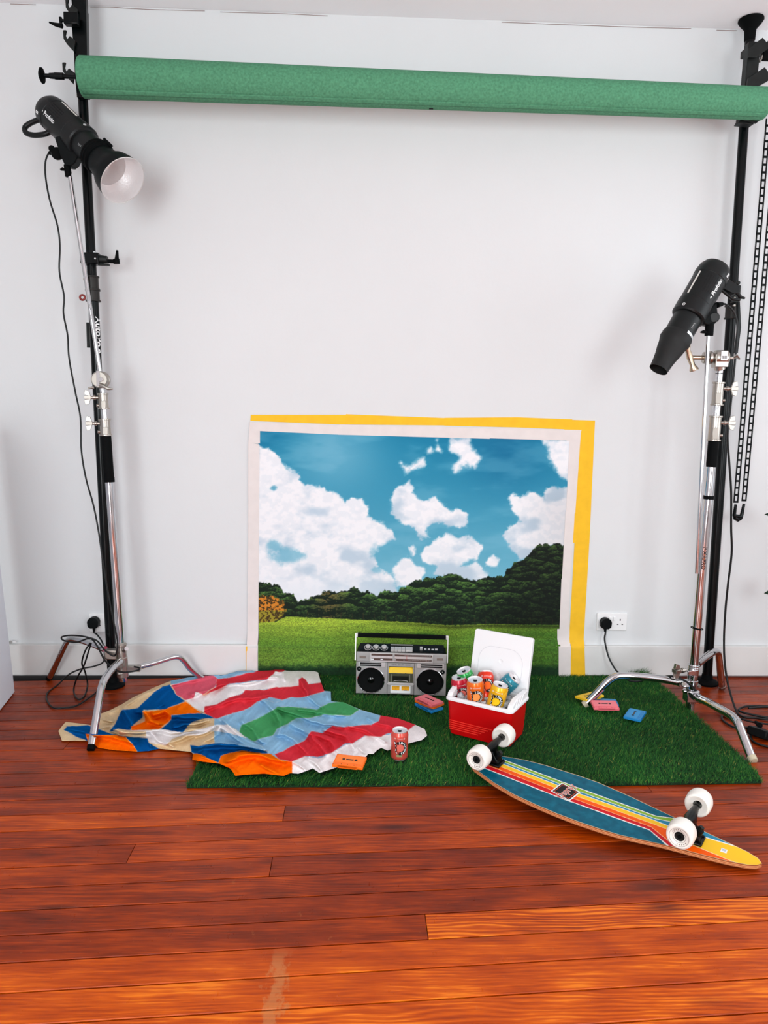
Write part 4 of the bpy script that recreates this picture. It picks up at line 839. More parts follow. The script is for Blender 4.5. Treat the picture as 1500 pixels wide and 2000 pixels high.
leg(tl, LBs, G(177, 1468, 0.0), [(233, 1293), (218, 1308), (206, 1324), (199, 1340), (194, 1365)], 0.0145, RUB, V(col_at(LBs, LTs, 1292)) + Vector((0, -0.022, 0)))
leg(tl, LBs, np.array([-1.40, -0.062, 0]), [(205, 1268), (175, 1256), (152, 1249), (138, 1248), (130, 1255), (122, 1271)], 0.0140, RUB)
leg(tl, LBs, np.array([-0.690, -0.060, 0.0]), [(256, 1306), (300, 1295), (336, 1284), (350, 1284), (360, 1292), (372, 1307)], 0.0120, CHROME)
# grip head and arm
gh = V(LTs); f = Matrix.Translation(gh + Vector((0, -0.012, 0.0))) @ Matrix.Rotation(math.pi / 2, 4, 'X')
MB().lathe([(0, -0.022), (0.030, -0.022), (0.034, -0.016), (0.034, -0.004), (0.030, 0.0), (0.034, 0.003), (0.034, 0.016), (0.030, 0.022), (0, 0.022)], f, 40).build('grip_head', NICKEL, tl, bevel=0.001)
mb = MB(); mb.box(gh + Vector((-0.002, -0.037, 0.004)), (0.013, 0.008, 0.060)); mb.cyl(gh + Vector((0.01, -0.045, 0.0)), gh + Vector((0.01, -0.03, 0.0)), 0.009); mb.build('grip_slot', CHROME, tl, bevel=0.001)
mb = MB(); mb.tube([gh + Vector((0.008, -0.045, -0.022)), gh + Vector((0.022, -0.05, -0.026)), gh + Vector((0.040, -0.05, -0.036)), gh + Vector((0.058, -0.05, -0.037))], [0.009, 0.008, 0.006, 0.003], 10); mb.build('wing_lever', NICKEL, tl)
mb = MB(); mb.cyl(gh + Vector((-0.034, 0.0, -0.03)), gh + Vector((-0.055, 0.0, -0.034)), 0.005); mb.build('bolt', NICKEL, tl)
A0, A1 = V(P(213, 845, -0.345)), V(P(136, 340, -0.30))
MB().cyl(V(P(205, 790, -0.29)), A1, 0.0082, n=20).build('arm', CHROME, tl)
tv, tf = text_verts('PIXAPRO', 0.03, 0.0)

# right stand
RBs = np.array([1.443, -0.421, 0.0]); RTs = P(1408, 700, -0.42); RBs = G(1347, 1388, 0.0)
tr = root('lamp_stand', 'chrome lamp stand on the right with lettering on its column, one leg on the grass', 'stand', RBs)
seg(tr, RBs, RTs, 905, 1392, 0.0178, CHROME, 'column'); seg(tr, RBs, RTs, 860, 908, 0.021, RUB, 'grip_sleeve')
seg(tr, RBs, RTs, 790, 832, 0.0150, CHROME, 'middle_riser'); seg(tr, RBs, RTs, 722, 752, 0.0125, CHROME, 'top_riser')
collar(tr, RBs, RTs, 812, 861, 0.0225, 1); collar(tr, RBs, RTs, 746, 792, 0.0205, 1)
mb = MB()
for y in (721, 729): mb.cyl(col_at(RBs, RTs, y + 1.2), col_at(RBs, RTs, y), 0.0160)
for y in (905, 968): mb.cyl(col_at(RBs, RTs, y + 7), col_at(RBs, RTs, y), 0.0205)
mb.build('rubber_band', RUB, tr)
mb = MB(); c = V(col_at(RBs, RTs, 1227)); mb.torus(0.0235, 0.0022, Matrix.Translation(c) @ Matrix.Rotation(0.12, 4, 'Y')); mb.build('cable_tie', RUB, tr)
# lettering on the column
axr = V(RTs - RBs).normalized(); c = V(col_at(RBs, RTs, 1089)); side = axr.cross(Vector((0, -1, 0))).normalized()
tv, tf = text_verts('PIXAPRO', 0.030, 0.0006); wmax = max(p[0] for p in tv) - min(p[0] for p in tv); k = 0.096 / wmax; mb = MB(); vs = []
for x, y, _ in tv:
    a = -0.25 + y * k * 0.9 / 0.0178; out = Vector((0, -1, 0)) * math.cos(a) + Vector((1, 0, 0)) * math.sin(a); vs.append(c - axr * (x * k) + out * 0.0182)
mb.add(vs, tf); mb.build('column_lettering', BTXT, tr)
# hub
mb = MB(); mb.cyl(col_at(RBs, RTs, 1318), col_at(RBs, RTs, 1298), 0.0225, n=26); mb.cyl(col_at(RBs, RTs, 1340), col_at(RBs, RTs, 1318), 0.0200, n=26)
for y in (1298, 1301.5, 1305): mb.cyl(col_at(RBs, RTs, y + 1.6), col_at(RBs, RTs, y), 0.0245, n=26)
mb.cyl(col_at(RBs, RTs, 1345), col_at(RBs, RTs, 1328), 0.0235, n=26); mb.box(V(P(1334, 1334, -0.43)), (0.045, 0.03, 0.026)); mb.build('upper_hub', CHROME, tr, bevel=0.0015)
mb = MB(); mb.box(V(P(1350, 1358, -0.43)), (0.055, 0.045, 0.050)); mb.box(V(P(1359, 1360, -0.46)), (0.034, 0.03, 0.026)); mb.cyl(P(1364, 1363, -0.47), P(1372, 1368, -0.49), 0.018); mb.cyl(P(1339, 1350, -0.43), P(1334, 1350, -0.43), 0.009); mb.build('lower_hub', CHROME, tr, bevel=0.003)
mb = MB(); mb.cyl(P(1347, 1380, -0.43), P(1346, 1369, -0.43), 0.007); mb.cyl(P(1346, 1373, -0.43), P(1346, 1369, -0.43), 0.013); mb.build('bottom_bolt', CHROME, tr)
mb = MB(); bolt(mb, P(1335, 1336, -0.45), 0.008, 0.004); bolt(mb, P(1363, 1338, -0.42), 0.007, 0.02); mb.build('hub_bolt', NICKEL, tr)
mb = MB(); mb.box(V(P(1350, 1314, -0.445)), (0.030, 0.014, 0.022)); mb.build('clamp_block', CHROME, tr, bevel=0.002)
knob(tr, P(1340, 1309, -0.43), -1, 1.1)
leg(tr, RBs, np.array([0.985, -0.405, 0.012]), [(1330, 1333), (1290, 1326), (1245, 1321), (1214, 1320), (1200, 1323), (1185, 1333), (1166, 1353)], 0.0160, mat('worn_cap', (196, 186, 160), 0.6), None)
leg(tr, RBs, np.array([1.705, -0.176, 0.0]), [(1362, 1297), (1380, 1282), (1393, 1273.5), (1400, 1273), (1404, 1282)], 0.0155, NICKEL, None)
leg(tr, RBs, G(1472, 1490, 0.0), [(1364, 1363), (1385, 1373), (1412, 1388), (1428, 1398), (1440, 1410), (1448, 1428)], 0.0165, mat('worn_cap', (196, 186, 160), 0.6), None)
# grip head, T handle and vertical arm
gh = V(P(1404, 699, -0.43)); mb = MB(); ex = Vector((1, -0.12, 0)).normalized(); f = rotX(ex, (0, 0, 1)).to_4x4(); f.translation = gh
mb.lathe([(0, -0.062), (0.022, -0.062), (0.024, -0.050), (0.020, -0.044), (0.026, -0.038), (0.026, -0.030), (0.018, -0.020), (0.030, -0.016), (0.030, 0.030), (0.024, 0.036), (0, 0.036)], f, 32, 'x'); mb.box((0.005, 0, -0.012), (0.05, 0.05, 0.05), f); mb.cyl(V(col_at(RBs, RTs, 722)), gh, 0.020); mb.build('grip_head', NICKEL, tr, bevel=0.0015)
tb_ = gh + ex * -0.062; mb = MB(); mb.cyl(tb_, tb_ - ex * 0.045, 0.0085)
hc = tb_ - ex * 0.050; dd = Vector((0.38, 0.0, -0.92)).normalized(); mb.tube([hc - dd * 0.055, hc - dd * 0.050, hc - dd * 0.03, hc, hc + dd * 0.03, hc + dd * 0.050, hc + dd * 0.055], [0.017, 0.018, 0.010, 0.013, 0.010, 0.018, 0.017], 16); mb.build('t_handle', mat('aged_nickel', (190, 172, 150), 0.3, 1.0), tr)
mb = MB(); a = gh + ex * 0.036; mb.cyl(a, a + ex * 0.02, 0.006); mb.tube([a + ex * 0.02, a + ex * 0.03 + Vector((0, 0, 0.008)), a + ex * 0.045 + Vector((0, 0, -0.004))], [0.010, 0.016, 0.006], 12, flat=0.5); mb.build('wing_knob', NICKEL, tr)
MB().box(gh + Vector((0.006, -0.032, 0.006)), (0.026, 0.0015, 0.036)).build('barcode_sticker', WHITEP, tr)
mb = MB()
for i, x in enumerate((-0.008, -0.005, -0.0025, 0.0, 0.003, 0.006, 0.0085)): mb.box(gh + Vector((0.006 + x, -0.0331, 0.0)), (0.0008 if i % 2 else 0.0014, 0.0006, 0.012))
mb.build('barcode_print', BTXT, tr)
MB().cyl(P(1384, 640, -0.455), P(1361, 1120, -0.455), 0.0078, n=18).build('arm', CHROME, tr)

# ------------------------------------------------------------------ studio strobes
def strobe(label, back, front, h, zoomrefl, axial):
    a, b = V(back), V(front); x = (b - a).normalized(); R_ = rotX(x, (0.0, -1, 0.0)); t = root('studio_strobe', label, 'studio light', a, R_); L = (b - a).length; I = lambda mb: mb
    def bd(mb, name, m, **k): return mb.build(name, m, t, world=False, **k)
    xs = 0.50 * L
    body = bd(MB().lathe([(0, 0.0), (0.030, 0.002), (0.052, 0.012), (0.062, 0.030), (0.066, 0.055), (0.066, 0.075), (0.0645, 0.077), (0.0645, xs - 0.055), (0.0665, xs - 0.052), (0.0665, xs), (0.062, xs + 0.006), (0.055, xs + 0.008), (0.055, L * 0.70), (0, L * 0.70)], None, 48, 'x'), 'body', mat('strobe_housing', (10, 14, 15), 0.42, noise=0.06), angle=30)
    # vents: rows of slots on the camera side
    mb = MB()
    for i in range(9):
        for j in range(5):
            an = 0.10 * h * -1 + (j - 2) * 0.15 - h * 0.10; r = 0.0648; X = 0.088 + i * 0.0088 + (0.004 if j % 2 else 0)
            f = Matrix.Translation((X, math.sin(an) * r, math.cos(an) * r)) @ Matrix.Rotation(-an, 4, 'X'); mb.box((0, 0, 0), (0.006, 0.0035, 0.0008), f)
    bd(mb, 'vent', BTXT, kind='stuff')
    # lettering wrapped round the housing
    def wrap(body_, size, X, ang, r, off=0.0008, name='lettering'):
        tv, tf = text_verts(body_, size, off); vs = []
        for px_, py_, _ in tv:
            xx, yy = -h * px_, -h * py_; an = ang + yy / r; vs.append((X + xx, math.sin(an) * r, math.cos(an) * r))
        mb = MB(); mb.add(vs, tf); return bd(mb, name, WTXT)
    wrap('Profoto', 0.0235, 0.125 if h < 0 else 0.120, h * 0.32, 0.0650, 0.0005)
    wrap('D2', 0.013, 0.050, h * 0.62, 0.0665, 0.0010)
    wrap('I I I I' if h < 0 else 'I I I I I', 0.010, L * 0.60, h * 0.30, 0.0556, 0.0, 'scale_marks')
    # emblem before the word: small dome over a bar
    mb = MB(); X0 = (0.125 if h < 0 else 0.120) + h * 0.050; vs = [(0, 0)] + [(0.0055 * math.cos(q), 0.0055 * math.sin(q)) for q in [math.pi * i / 10 for i in range(11)]]
    vv = []
    for px_, py_ in vs:
        xx, yy = -h * px_, -h * (py_ - 0.001); an = h * 0.32 + yy / 0.065; vv.append((X0 + xx, math.sin(an) * 0.0651, math.cos(an) * 0.0651))
    mb.add(vv, [(0, i, i + 1) for i in range(1, 11)]); bd(mb, 'emblem', WTXT)
    # pale side strip
    an = -h * 1.12; f = Matrix.Translation((0.135, math.sin(an) * 0.0655, math.cos(an) * 0.0655)) @ Matrix.Rotation(-an, 4, 'X')
    bd(MB().box((0, 0, 0), (0.105, 0.006, 0.003), f), 'side_strip', mat('pale_strip', (226, 222, 216), 0.35), bevel=0.001)
    an = -h * 0.95; f = Matrix.Translation((xs - 0.010, math.sin(an) * 0.067, math.cos(an) * 0.067)) @ Matrix.Rotation(-an, 4, 'X')
    bd(MB().torus(0.005, 0.001, f, 18, 6), 'lock_ring', WHITEP)
    # handle
    if h < 0:
        pts = [(0.020, -0.055, 0.005), (0.004, -0.085, 0.008), (-0.002, -0.115, 0.01), (0.022, -0.128, 0.01), (0.060, -0.112, 0.008), (0.092, -0.082, 0.005), (0.100, -0.060, 0.0)]
        bd(MB().tube(smooth(pts, 5), 0.0105, 12, flat=1.0), 'handle', mat('strobe_housing', (10, 14, 15), 0.42), angle=60)
    else:
        mb = MB(); mb.prism([(0.035, 0.050), (0.030, 0.118), (0.052, 0.128), (0.072, 0.112), (0.078, 0.055)], -0.012, 0.014, 'z'); mb.tube([(0.045, 0.11, 0), (0.060, 0.145, 0.0), (0.052, 0.165, 0)], [0.010, 0.008, 0.004], 10)
        mb.tube([(0.078, 0.06, -0.0), (0.085, 0.12, 0), (0.070, 0.15, 0)], 0.007, 8); bd(mb, 'handle', mat('strobe_housing', (10, 14, 15), 0.42), bevel=0.002)
    if zoomrefl:
        n0 = L * 0.66
        mb = MB(); mb.lathe([(0.055, n0 - 0.010), (0.062, n0 - 0.006), (0.062, n0), (0.058, n0 + 0.003), (0.063, n0 + 0.006), (0.063, n0 + 0.012), (0.059, n0 + 0.015), (0.064, n0 + 0.020), (0.064, n0 + 0.030), (0.057, n0 + 0.034)], None, 40, 'x'); mb.box((n0 + 0.016, -h * 0.066, 0.01), (0.040, 0.010, 0.02)); bd(mb, 'locking_collar', RUB)
        prof = [(0.056, n0 + 0.030), (0.060, n0 + 0.055), (0.068, L - 0.085), (0.082, L - 0.062), (0.088, L - 0.035), (0.090, L - 0.012), (0.0915, L)]
        rf = bd(MB().lathe(prof, None, 56, 'x'), 'reflector', BLACK)
        inner = [(0.0905, L)] + [(r - 0.0015, X) for r, X in prof[::-1][1:]] + [(0.030, n0 + 0.030), (0.0, n0 + 0.030)]
        m = bpy.data.materials.get('reflector_silver') or mat('reflector_silver', (244, 242, 242), 0.42, 0.65, bump=0.5, bscale=160)
        bd(MB().lathe(inner, None, 56, 'x'), 'reflector_lining', m, angle=20)
        bd(MB().torus(0.0912, 0.0016, Matrix.Translation((L, 0, 0)) @ Matrix.Rotation(0, 4, 'X'), 56, 8, 'x'), 'rim', SILVB)
        bd(MB().lathe([(0.022, n0 + 0.03), (0.026, n0 + 0.045), (0.022, n0 + 0.062), (0.0, n0 + 0.070)], None, 30, 'x'), 'glass_dome', mat('frosted_glass', (240, 238, 236), 0.15))
    else:
        n0 = L * 0.66
        bd(MB().lathe([(0.0552, n0 - 0.002), (0.0575, n0), (0.0575, n0 + 0.022), (0.0552, n0 + 0.024)], None, 40, 'x', a0=-0.5, a1=1.45), 'silver_band', mat('silver_tape', (205, 208, 210), 0.35, 0.5))
        pr = [(0.0560, n0 + 0.006), (0.0600, n0 + 0.016), (0.0585, n0 + 0.026), (0.0610, n0 + 0.034), (0.0560, n0 + 0.050), (0.0535, n0 + 0.058), (0.0500, n0 + 0.080), (0.0480, n0 + 0.088), (0.0430, n0 + 0.110), (0.0390, L - 0.035), (0.0360, L - 0.004), (0.0365, L), (0.0345, L), (0.0345, L - 0.03), (0.040, n0 + 0.06), (0, n0 + 0.03)]
        bd(MB().lathe(pr, None, 40, 'x'), 'snoot', mat('snoot_rubber', (24, 25, 25), 0.6, noise=0.2, nscale=22))
    return t
tS = strobe('black studio strobe with an open silver-lined reflector on the left stand', P(90, 210, -0.19), P(240, 353, -0.41), -1, True, 0)
def brk(name, mb, m, t, **k): return mb.build(name, m, t, **k)
yS = -0.30
mb = MB(); mb.tube([P(131, 322, yS), P(134, 345, yS)], [0.013, 0.013], 18); mb.cyl(P(133, 331, yS), P(118, 330, yS), 0.003); mb.build('spigot_receiver', RUB, tS, bevel=0.001)
mb = MB(); mb.tube([P(118, 332, yS - 0.01), P(122, 330, yS - 0.01), P(127, 332, yS - 0.01)], [0.003, 0.007, 0.004], 10); mb.build('wing_screw', RUB, tS)
px_prism(MB(), [(106, 268), (120, 262), (150, 290), (155, 300), (146, 318), (138, 324), (126, 322), (118, 305)], yS - 0.02, yS + 0.03).build('tilt_bracket', BLACK, tS, bevel=0.004)
mb = MB(); mb.cyl(P(112, 300, yS + 0.06), P(112, 300, yS + 0.0), 0.024, 0.022); mb.cyl(P(101, 290, yS + 0.05), P(101, 290, yS + 0.0), 0.012); mb.cyl(P(97, 299, -0.20), P(110, 294, -0.23), 0.0075, 0.011); mb.build('tilt_knob', RUB, tS, bevel=0.002)
tS2 = strobe('black studio strobe with a taped conical snoot on the right stand', P(1402, 517, -0.40), P(1286, 722, -0.50), 1, False, 0)
yS = -0.455
mb = MB(); mb.tube([P(1386, 632, yS), P(1384.5, 656, yS)], [0.0165, 0.0165], 20); mb.build('spigot_receiver', RUB, tS2, bevel=0.001)
mb = MB(); mb.tube([P(1368, 649, yS - 0.01), P(1374, 648, yS - 0.01), P(1380, 649, yS - 0.01)], [0.003, 0.007, 0.004], 10); mb.build('wing_screw', RUB, tS2)
px_prism(MB(), [(1392, 598), (1400, 590), (1403, 618), (1398, 632), (1388, 636), (1379, 634), (1368, 632), (1372, 622)], yS - 0.015, yS + 0.03).build('tilt_bracket', BLACK, tS2, bevel=0.004)
mb = MB(); mb.cyl(P(1395, 620, yS + 0.04), P(1395, 620, yS - 0.02), 0.021, 0.019); mb.build('tilt_knob', mat('strobe_housing', (10, 14, 15), 0.42), tS2, bevel=0.002)
mb = MB(); mb.cyl(P(1400, 596, -0.40), P(1410, 594, -0.38), 0.012, 0.008); mb.build('power_inlet', RUB, tS2)

# ------------------------------------------------------------------ boombox
def local(mb, name, m, t, **k): return mb.build(name, m, t, world=False, **k)
def plane_text(mb, body, width, cx, cz, y, off=0.0, size=0.01, maxh=None):
    tv, tf = text_verts(body, size, off); xs = [p[0] for p in tv]; w = max(xs) - min(xs); k = width / w; mid = (max(xs) + min(xs)) / 2
    mb.add([(cx + (x - mid) * k, y, cz + yy * k) for x, yy, _ in tv], tf); return mb
def disc(mb, cx, cz, y, prof, n=40):
    """lathe about the -Y axis, prof (radius, depth forward)"""
    T = Matrix.Translation((cx, y, cz)) @ Matrix.Rotation(math.pi / 2, 4, 'X'); mb.lathe(prof, T, n); return mb
def boombox():
    rz = math.radians(-5.0); R_ = Matrix.Rotation(rz, 3, 'Z'); t = root('boombox', 'silver and black portable cassette stereo with two round speakers standing on the grass mat', 'radio', (0.2105, -0.285, 0.019), R_)
    Wd, H, D = 0.395, 0.192, 0.100
    bx = lambda u: (u - 712) / 1375 * 0.395
    zz = lambda y, u=25: (1361 + (u - 25) * 0.0055 - y) / 89 * 0.192
    local(MB().box((0, D * 0.5 + 0.004, 0.146 / 2), (Wd, D - 0.008, 0.146)).box((0, D * 0.5 + 0.004, 0.166), (Wd - 0.002, D - 0.010, 0.040)), 'case', BLACK, t, bevel=0.004)
    # front silver panels: left, centre, right, upper tuner
    local(MB().box((-0.1285, 0.002, 0.072), (0.137, 0.010, 0.144)), 'speaker_panel', SILVER, t, bevel=0.002)
    local(MB().box((0.1275, 0.002, 0.072), (0.139, 0.010, 0.144)), 'speaker_panel', SILVER, t, bevel=0.002)
    mb = MB(); mb.box((-0.001, 0.004, 0.024), (0.116, 0.010, 0.046)).box((-0.001, 0.003, 0.135), (0.116, 0.010, 0.016)).box((-0.0565, 0.004, 0.087), (0.005, 0.010, 0.082)).box((0.0545, 0.004, 0.087), (0.005, 0.010, 0.082)); local(mb, 'deck_surround', SILVER, t, bevel=0.001)
    local(MB().box((0, -0.001, 0.1675), (Wd - 0.001, 0.012, 0.0435)), 'tuner_panel', SILVER, t, bevel=0.0025)
    local(MB().box((-0.1285, -0.0038, 0.1345), (0.118, 0.003, 0.0215)).box((0.1275, -0.0038, 0.1345), (0.118, 0.003, 0.0215)), 'grille_panel', SILVB, t, bevel=0.0008, kind='stuff')
    for cx in (-0.1300, 0.1295):
        for dz in (0.0045, -0.0045): local(MB().box((cx + (-0.003 if cx < 0 else 0.003), -0.0056, 0.1345 + dz), (0.094, 0.001, 0.0068)), 'grille_slot', BTXT, t)
    # speakers
    for cx in (-0.1310, 0.1275):
        sp = local(disc(MB(), cx, 0.0635, -0.003, [(0.060, 0), (0.060, 0.004), (0.0578, 0.006), (0.0562, 0.004), (0.0562, 0.0)], 64), 'speaker_ring', CHROME, t)
        local(disc(MB(), cx, 0.0635, -0.004, [(0.0565, 0.0016), (0.054, 0.0044), (0.0505, 0.0026), (0.049, 0.0040), (0.046, 0.0030), (0.016, 0.0006), (0.0, 0.0005)], 64), 'speaker_cone', mat('speaker_cone', (6, 8, 8), 0.75, spec=0.12), t)
        local(disc(MB(), cx, 0.0635, -0.0045, [(0.0155, 0.0), (0.014, 0.003), (0.009, 0.0055), (0, 0.0065)], 32), 'dust_cap', mat('dust_cap', (8, 9, 9), 0.14, spec=0.5), t)
    for cx, cz in ((-0.1835, 0.1130), (0.1805, 0.1090)):
        local(disc(MB(), cx, cz, -0.003, [(0.0100, 0), (0.0100, 0.003), (0.0085, 0.0035), (0.006, 0.001), (0.003, 0.001), (0.0025, 0.003), (0, 0.003)], 28), 'tweeter', BLACK, t)
        local(disc(MB(), cx, cz, -0.006, [(0.0022, 0), (0.0022, 0.001), (0, 0.001)], 16), 'tweeter_cap', SILVB, t)
    # tuner scale
    mb = MB(); mb.box((0.001, -0.0080, 0.1675), (0.272, 0.0016, 0.0375)); local(mb, 'scale_window', SILVB, t, bevel=0.0006)
    x0, x1 = -0.1305, 0.1330
    for z, h, m, nm in ((0.1800, 0.0085, mat('scale_brown', (84, 64, 58), 0.35), 'scale_band'), (0.1600, 0.0100, mat('scale_brown', (84, 64, 58), 0.35), 'scale_band')):
        local(MB().box(((x0 + x1) / 2, -0.0091, z), (x1 - x0, 0.0008, h)), nm, m, t)
    mb = MB()
    for i in range(13): mb.box((x0 + 0.006 + i * 0.0062, -0.0093, 0.1722), (0.0009, 0.0005, 0.0022))
    for i in range(26): mb.box((0.012 + i * 0.0046, -0.0097, 0.1800), (0.0009, 0.0004, 0.0026)); mb.box((0.010 + i * 0.0048, -0.0097, 0.1600), (0.0009, 0.0004, 0.0028))
    local(mb, 'scale_marks', WTXT, t, kind='stuff')
    mb = MB()
    for a, w in ((-0.126, 0.012), (-0.085, 0.010), (-0.026, 0.008)): mb.box((a, -0.0098, 0.1600), (w, 0.0005, 0.0040))
    local(mb, 'scale_switch', WTXT, t, kind='stuff')
    local(MB().box((-0.033, -0.0098, 0.170), (0.009, 0.0006, 0.030)), 'scale_divider', SILVER, t)
    local(MB().box((0.024, -0.0102, 0.170), (0.0015, 0.0008, 0.022)), 'tuner_needle', mat('needle_red', (170, 40, 34), 0.5), t)
    for cx in (-0.1675, 0.1685):
        local(MB().box((cx, -0.0078, 0.1690), (0.052, 0.0015, 0.037)), 'corner_plate', SILVER, t, bevel=0.0008)
        local(MB().box((cx, -0.0090, 0.1680), (0.028, 0.0015, 0.0105)), 'badge', mat('badge_grey', (132, 120, 112), 0.4, 0.3), t, bevel=0.0006)
    # deck
    local(MB().box((-0.001, 0.014, 0.089), (0.108, 0.004, 0.082)), 'deck_well', BTXT, t)
    local(MB().box((-0.001, -0.0045, 0.0765), (0.107, 0.0022, 0.043)), 'deck_door', mat('smoked_door', (72, 74, 60), 0.12, coat=0.5), t, bevel=0.001)
    local(MB().box((-0.001, -0.0062, 0.0745), (0.070, 0.0015, 0.022)), 'door_window', mat('door_glass', (30, 30, 27), 0.08), t)
    local(MB().box((-0.0405, -0.0062, 0.0765), (0.004, 0.0016, 0.034)).box((0.0385, -0.0062, 0.0765), (0.004, 0.0016, 0.034)), 'door_rail', mat('door_grey', (112, 112, 100), 0.3), t, kind='stuff')
    local(MB().tube(smooth([(-0.030, -0.0075, 0.0615), (-0.028, -0.0075, 0.0650), (-0.001, -0.0075, 0.0672), (0.026, -0.0075, 0.0650), (0.028, -0.0075, 0.0615)], 5), 0.0009, 6), 'door_trim', SILVB, t)
    mb = MB(); mb.prism([(-0.0595, 0.0480), (-0.0595, 0.0525), (-0.054, 0.0560), (0.052, 0.0560), (0.0575, 0.0525), (0.0575, 0.0480), (0.050, 0.0455), (-0.052, 0.0455)], -0.012, 0.003, 'y'); local(mb, 'deck_ledge', SILVB, t, bevel=0.001)
    mb = MB(); plane_text(mb, 'Stereo  One-Hi  Sound', 0.082, -0.001, 0.1355, -0.0022, 0.0); local(mb, 'deck_lettering', BTXT, t)
    # meters
    local(MB().box((-0.001, -0.0020, 0.0250), (0.088, 0.003, 0.036)), 'meter_panel', WHITEP, t, bevel=0.0008)
    for cx in (-0.0225, 0.0205):
        o = local(MB().box((cx, -0.0038, 0.0300), (0.034, 0.0012, 0.0195)), 'level_meter', mat('meter_amber', (238, 170, 34), 0.35), t)
        mb = MB(); mb.box((cx, -0.0047, 0.0390), (0.034, 0.0006, 0.0014)).box((cx, -0.0047, 0.0210), (0.014, 0.0006, 0.0014)); mb.box((cx + 0.001, -0.0047, 0.0290), (0.0006, 0.0006, 0.008))
        for i in range(6): mb.box((cx - 0.012 + i * 0.0048, -0.0047, 0.0345), (0.0009, 0.0005, 0.0022))
        mb.build('meter_print', mat('meter_print', (96, 62, 16), 0.6), o, world=False, kind='stuff')
    # top: control deck, knobs, keys, buttons
    f = Matrix.Translation((0, 0.006, 0.1885)) @ Matrix.Rotation(math.radians(26), 4, 'X')
    local(MB().box((0, 0.024, 0.002), (0.372, 0.050, 0.005), f), 'control_panel', BLKM, t, bevel=0.001)
    for cx in (-0.1475, -0.1120, -0.0765):
        k = local(MB().lathe([(0.0165, 0.004), (0.0165, 0.006), (0.0145, 0.0062)], f @ Matrix.Translation((cx, 0.020, 0)), 32), 'dial_ring', SILVB, t)
        local(MB().lathe([(0.0110, 0.005), (0.0100, 0.014), (0.0085, 0.015), (0, 0.0152)], f @ Matrix.Translation((cx, 0.022, 0)), 28), 'knob', SILVB, t)
    local(MB().box((0.001, 0.040, 0.006), (0.098, 0.003, 0.006), f), 'key_bar', SILVER, t)
    for i, (cx, w) in enumerate(((-0.0395, 0.0145), (-0.0235, 0.0145), (-0.0075, 0.0145), (0.0085, 0.0145), (0.0325, 0.0310))):
        local(MB().box((cx, 0.010, 0.009), (w, 0.022, 0.010), f), 'piano_key', SILVB, t, bevel=0.001)
    for cx, w, zz_ in ((0.086, 0.012, 0.016), (0.104, 0.010, 0.008), (0.120, 0.010, 0.008), (0.136, 0.011, 0.006), (0.152, 0.012, 0.008)):
        local(MB().box((cx, 0.018, zz_ / 2 + 0.002), (w, 0.006 if zz_ < 0.01 else 0.011, zz_ * 0.8), f), 'switch', SILVB, t, bevel=0.0006)
    # handle
    for sx in (-1, 1):
        local(MB().prism([(-0.004, 0.150), (0.008, 0.150), (0.026, 0.262), (0.014, 0.268)], sx * 0.1985, sx * 0.2035, 'x'), 'handle_arm', SILVB, t, bevel=0.0008)
        local(MB().box((sx * 0.1955, 0.019, 0.258), (0.010, 0.016, 0.018)), 'handle_end', SILVB, t, bevel=0.003)
    local(MB().box((0, 0.019, 0.2585), (0.384, 0.018, 0.0165)).box((0, 0.0095, 0.2585), (0.376, 0.002, 0.0025)), 'handle_grip', RUB, t, bevel=0.003)
    return t
boom = boombox()

# ------------------------------------------------------------------ cassettes
def cassette(c, rot, rgb, name, label, group=None):
    t = root('cassette', label, 'cassette', c, rot, group); m = mat(name, rgb, 0.42, noise=0.03)
    s = 1.06; w, d, h = 0.1004 * s, 0.0638 * s, 0.0105
    local(MB().box((0, 0, 0), (w, d, h)), 'shell', m, t, bevel=0.0016)
    local(MB().prism([(-0.034, -d / 2), (0.034, -d / 2), (0.0305, -d / 2 + 0.014), (-0.0305, -d / 2 + 0.014)], -h / 2 - 0.0012, h / 2 + 0.0014, 'z'), 'head_block', m, t, bevel=0.0006)
    dk = mat(name + '_recess', tuple(int(v * 0.42) for v in rgb), 0.6)
    lt = mat(name + '_label', tuple(int(v + (255 - v) * 0.12) for v in rgb), 0.55)
    local(MB().box((0, 0.006, h / 2 + 0.0002), (w * 0.90, d * 0.66, 0.0006)), 'label_panel', lt, t)
    local(MB().box((0, 0.004, h / 2 + 0.0007), (0.026, 0.0060, 0.0006)), 'window', mat('cassette_window', (34, 30, 30), 0.2), t)
    for x in (-0.0215, 0.0215):
        T = Matrix.Translation((x, 0.004, h / 2 + 0.0006)); local(MB().lathe([(0.0052, 0), (0.0052, 0.0006), (0.0036, 0.0006), (0.0036, 0.0)], T, 20), 'spool_hub', dk, t)
        local(MB().lathe([(0.0034, 0.0002), (0, 0.0002)], T, 16), 'hub_hole', mat('cassette_window', (34, 30, 30), 0.2), t)
    for x, y in ((-0.047, 0.028), (0.047, 0.028), (-0.047, -0.029), (0.047, -0.029), (0, -0.026)):
        local(MB().lathe([(0.0016, 0.0002), (0, 0.0003)], Matrix.Translation((x * s, y * s, h / 2 + (0.0014 if x == 0 else 0))), 10), 'screw', dk, t)
    for x in (-0.022, 0.022): local(MB().box((x, -d / 2 + 0.006, h / 2 + 0.0015), (0.003, 0.003, 0.0004)), 'guide_hole', dk, t)
    return t
def cas_px(A, B, z, rgb, name, label, flip=False, tilt=(0, 0, 1), group=None):
    a, b = V(G(*A, z)), V(G(*B, z)); x = (b - a).normalized(); x = -x if flip else x
    return cassette((a + b) / 2, rotX(x, tilt), rgb, name, label, group)
CPK, COR, CBL, CYE = (238, 112, 122), (255, 116, 26), (30, 132, 196), (248, 200, 40)
ZG = 0.026
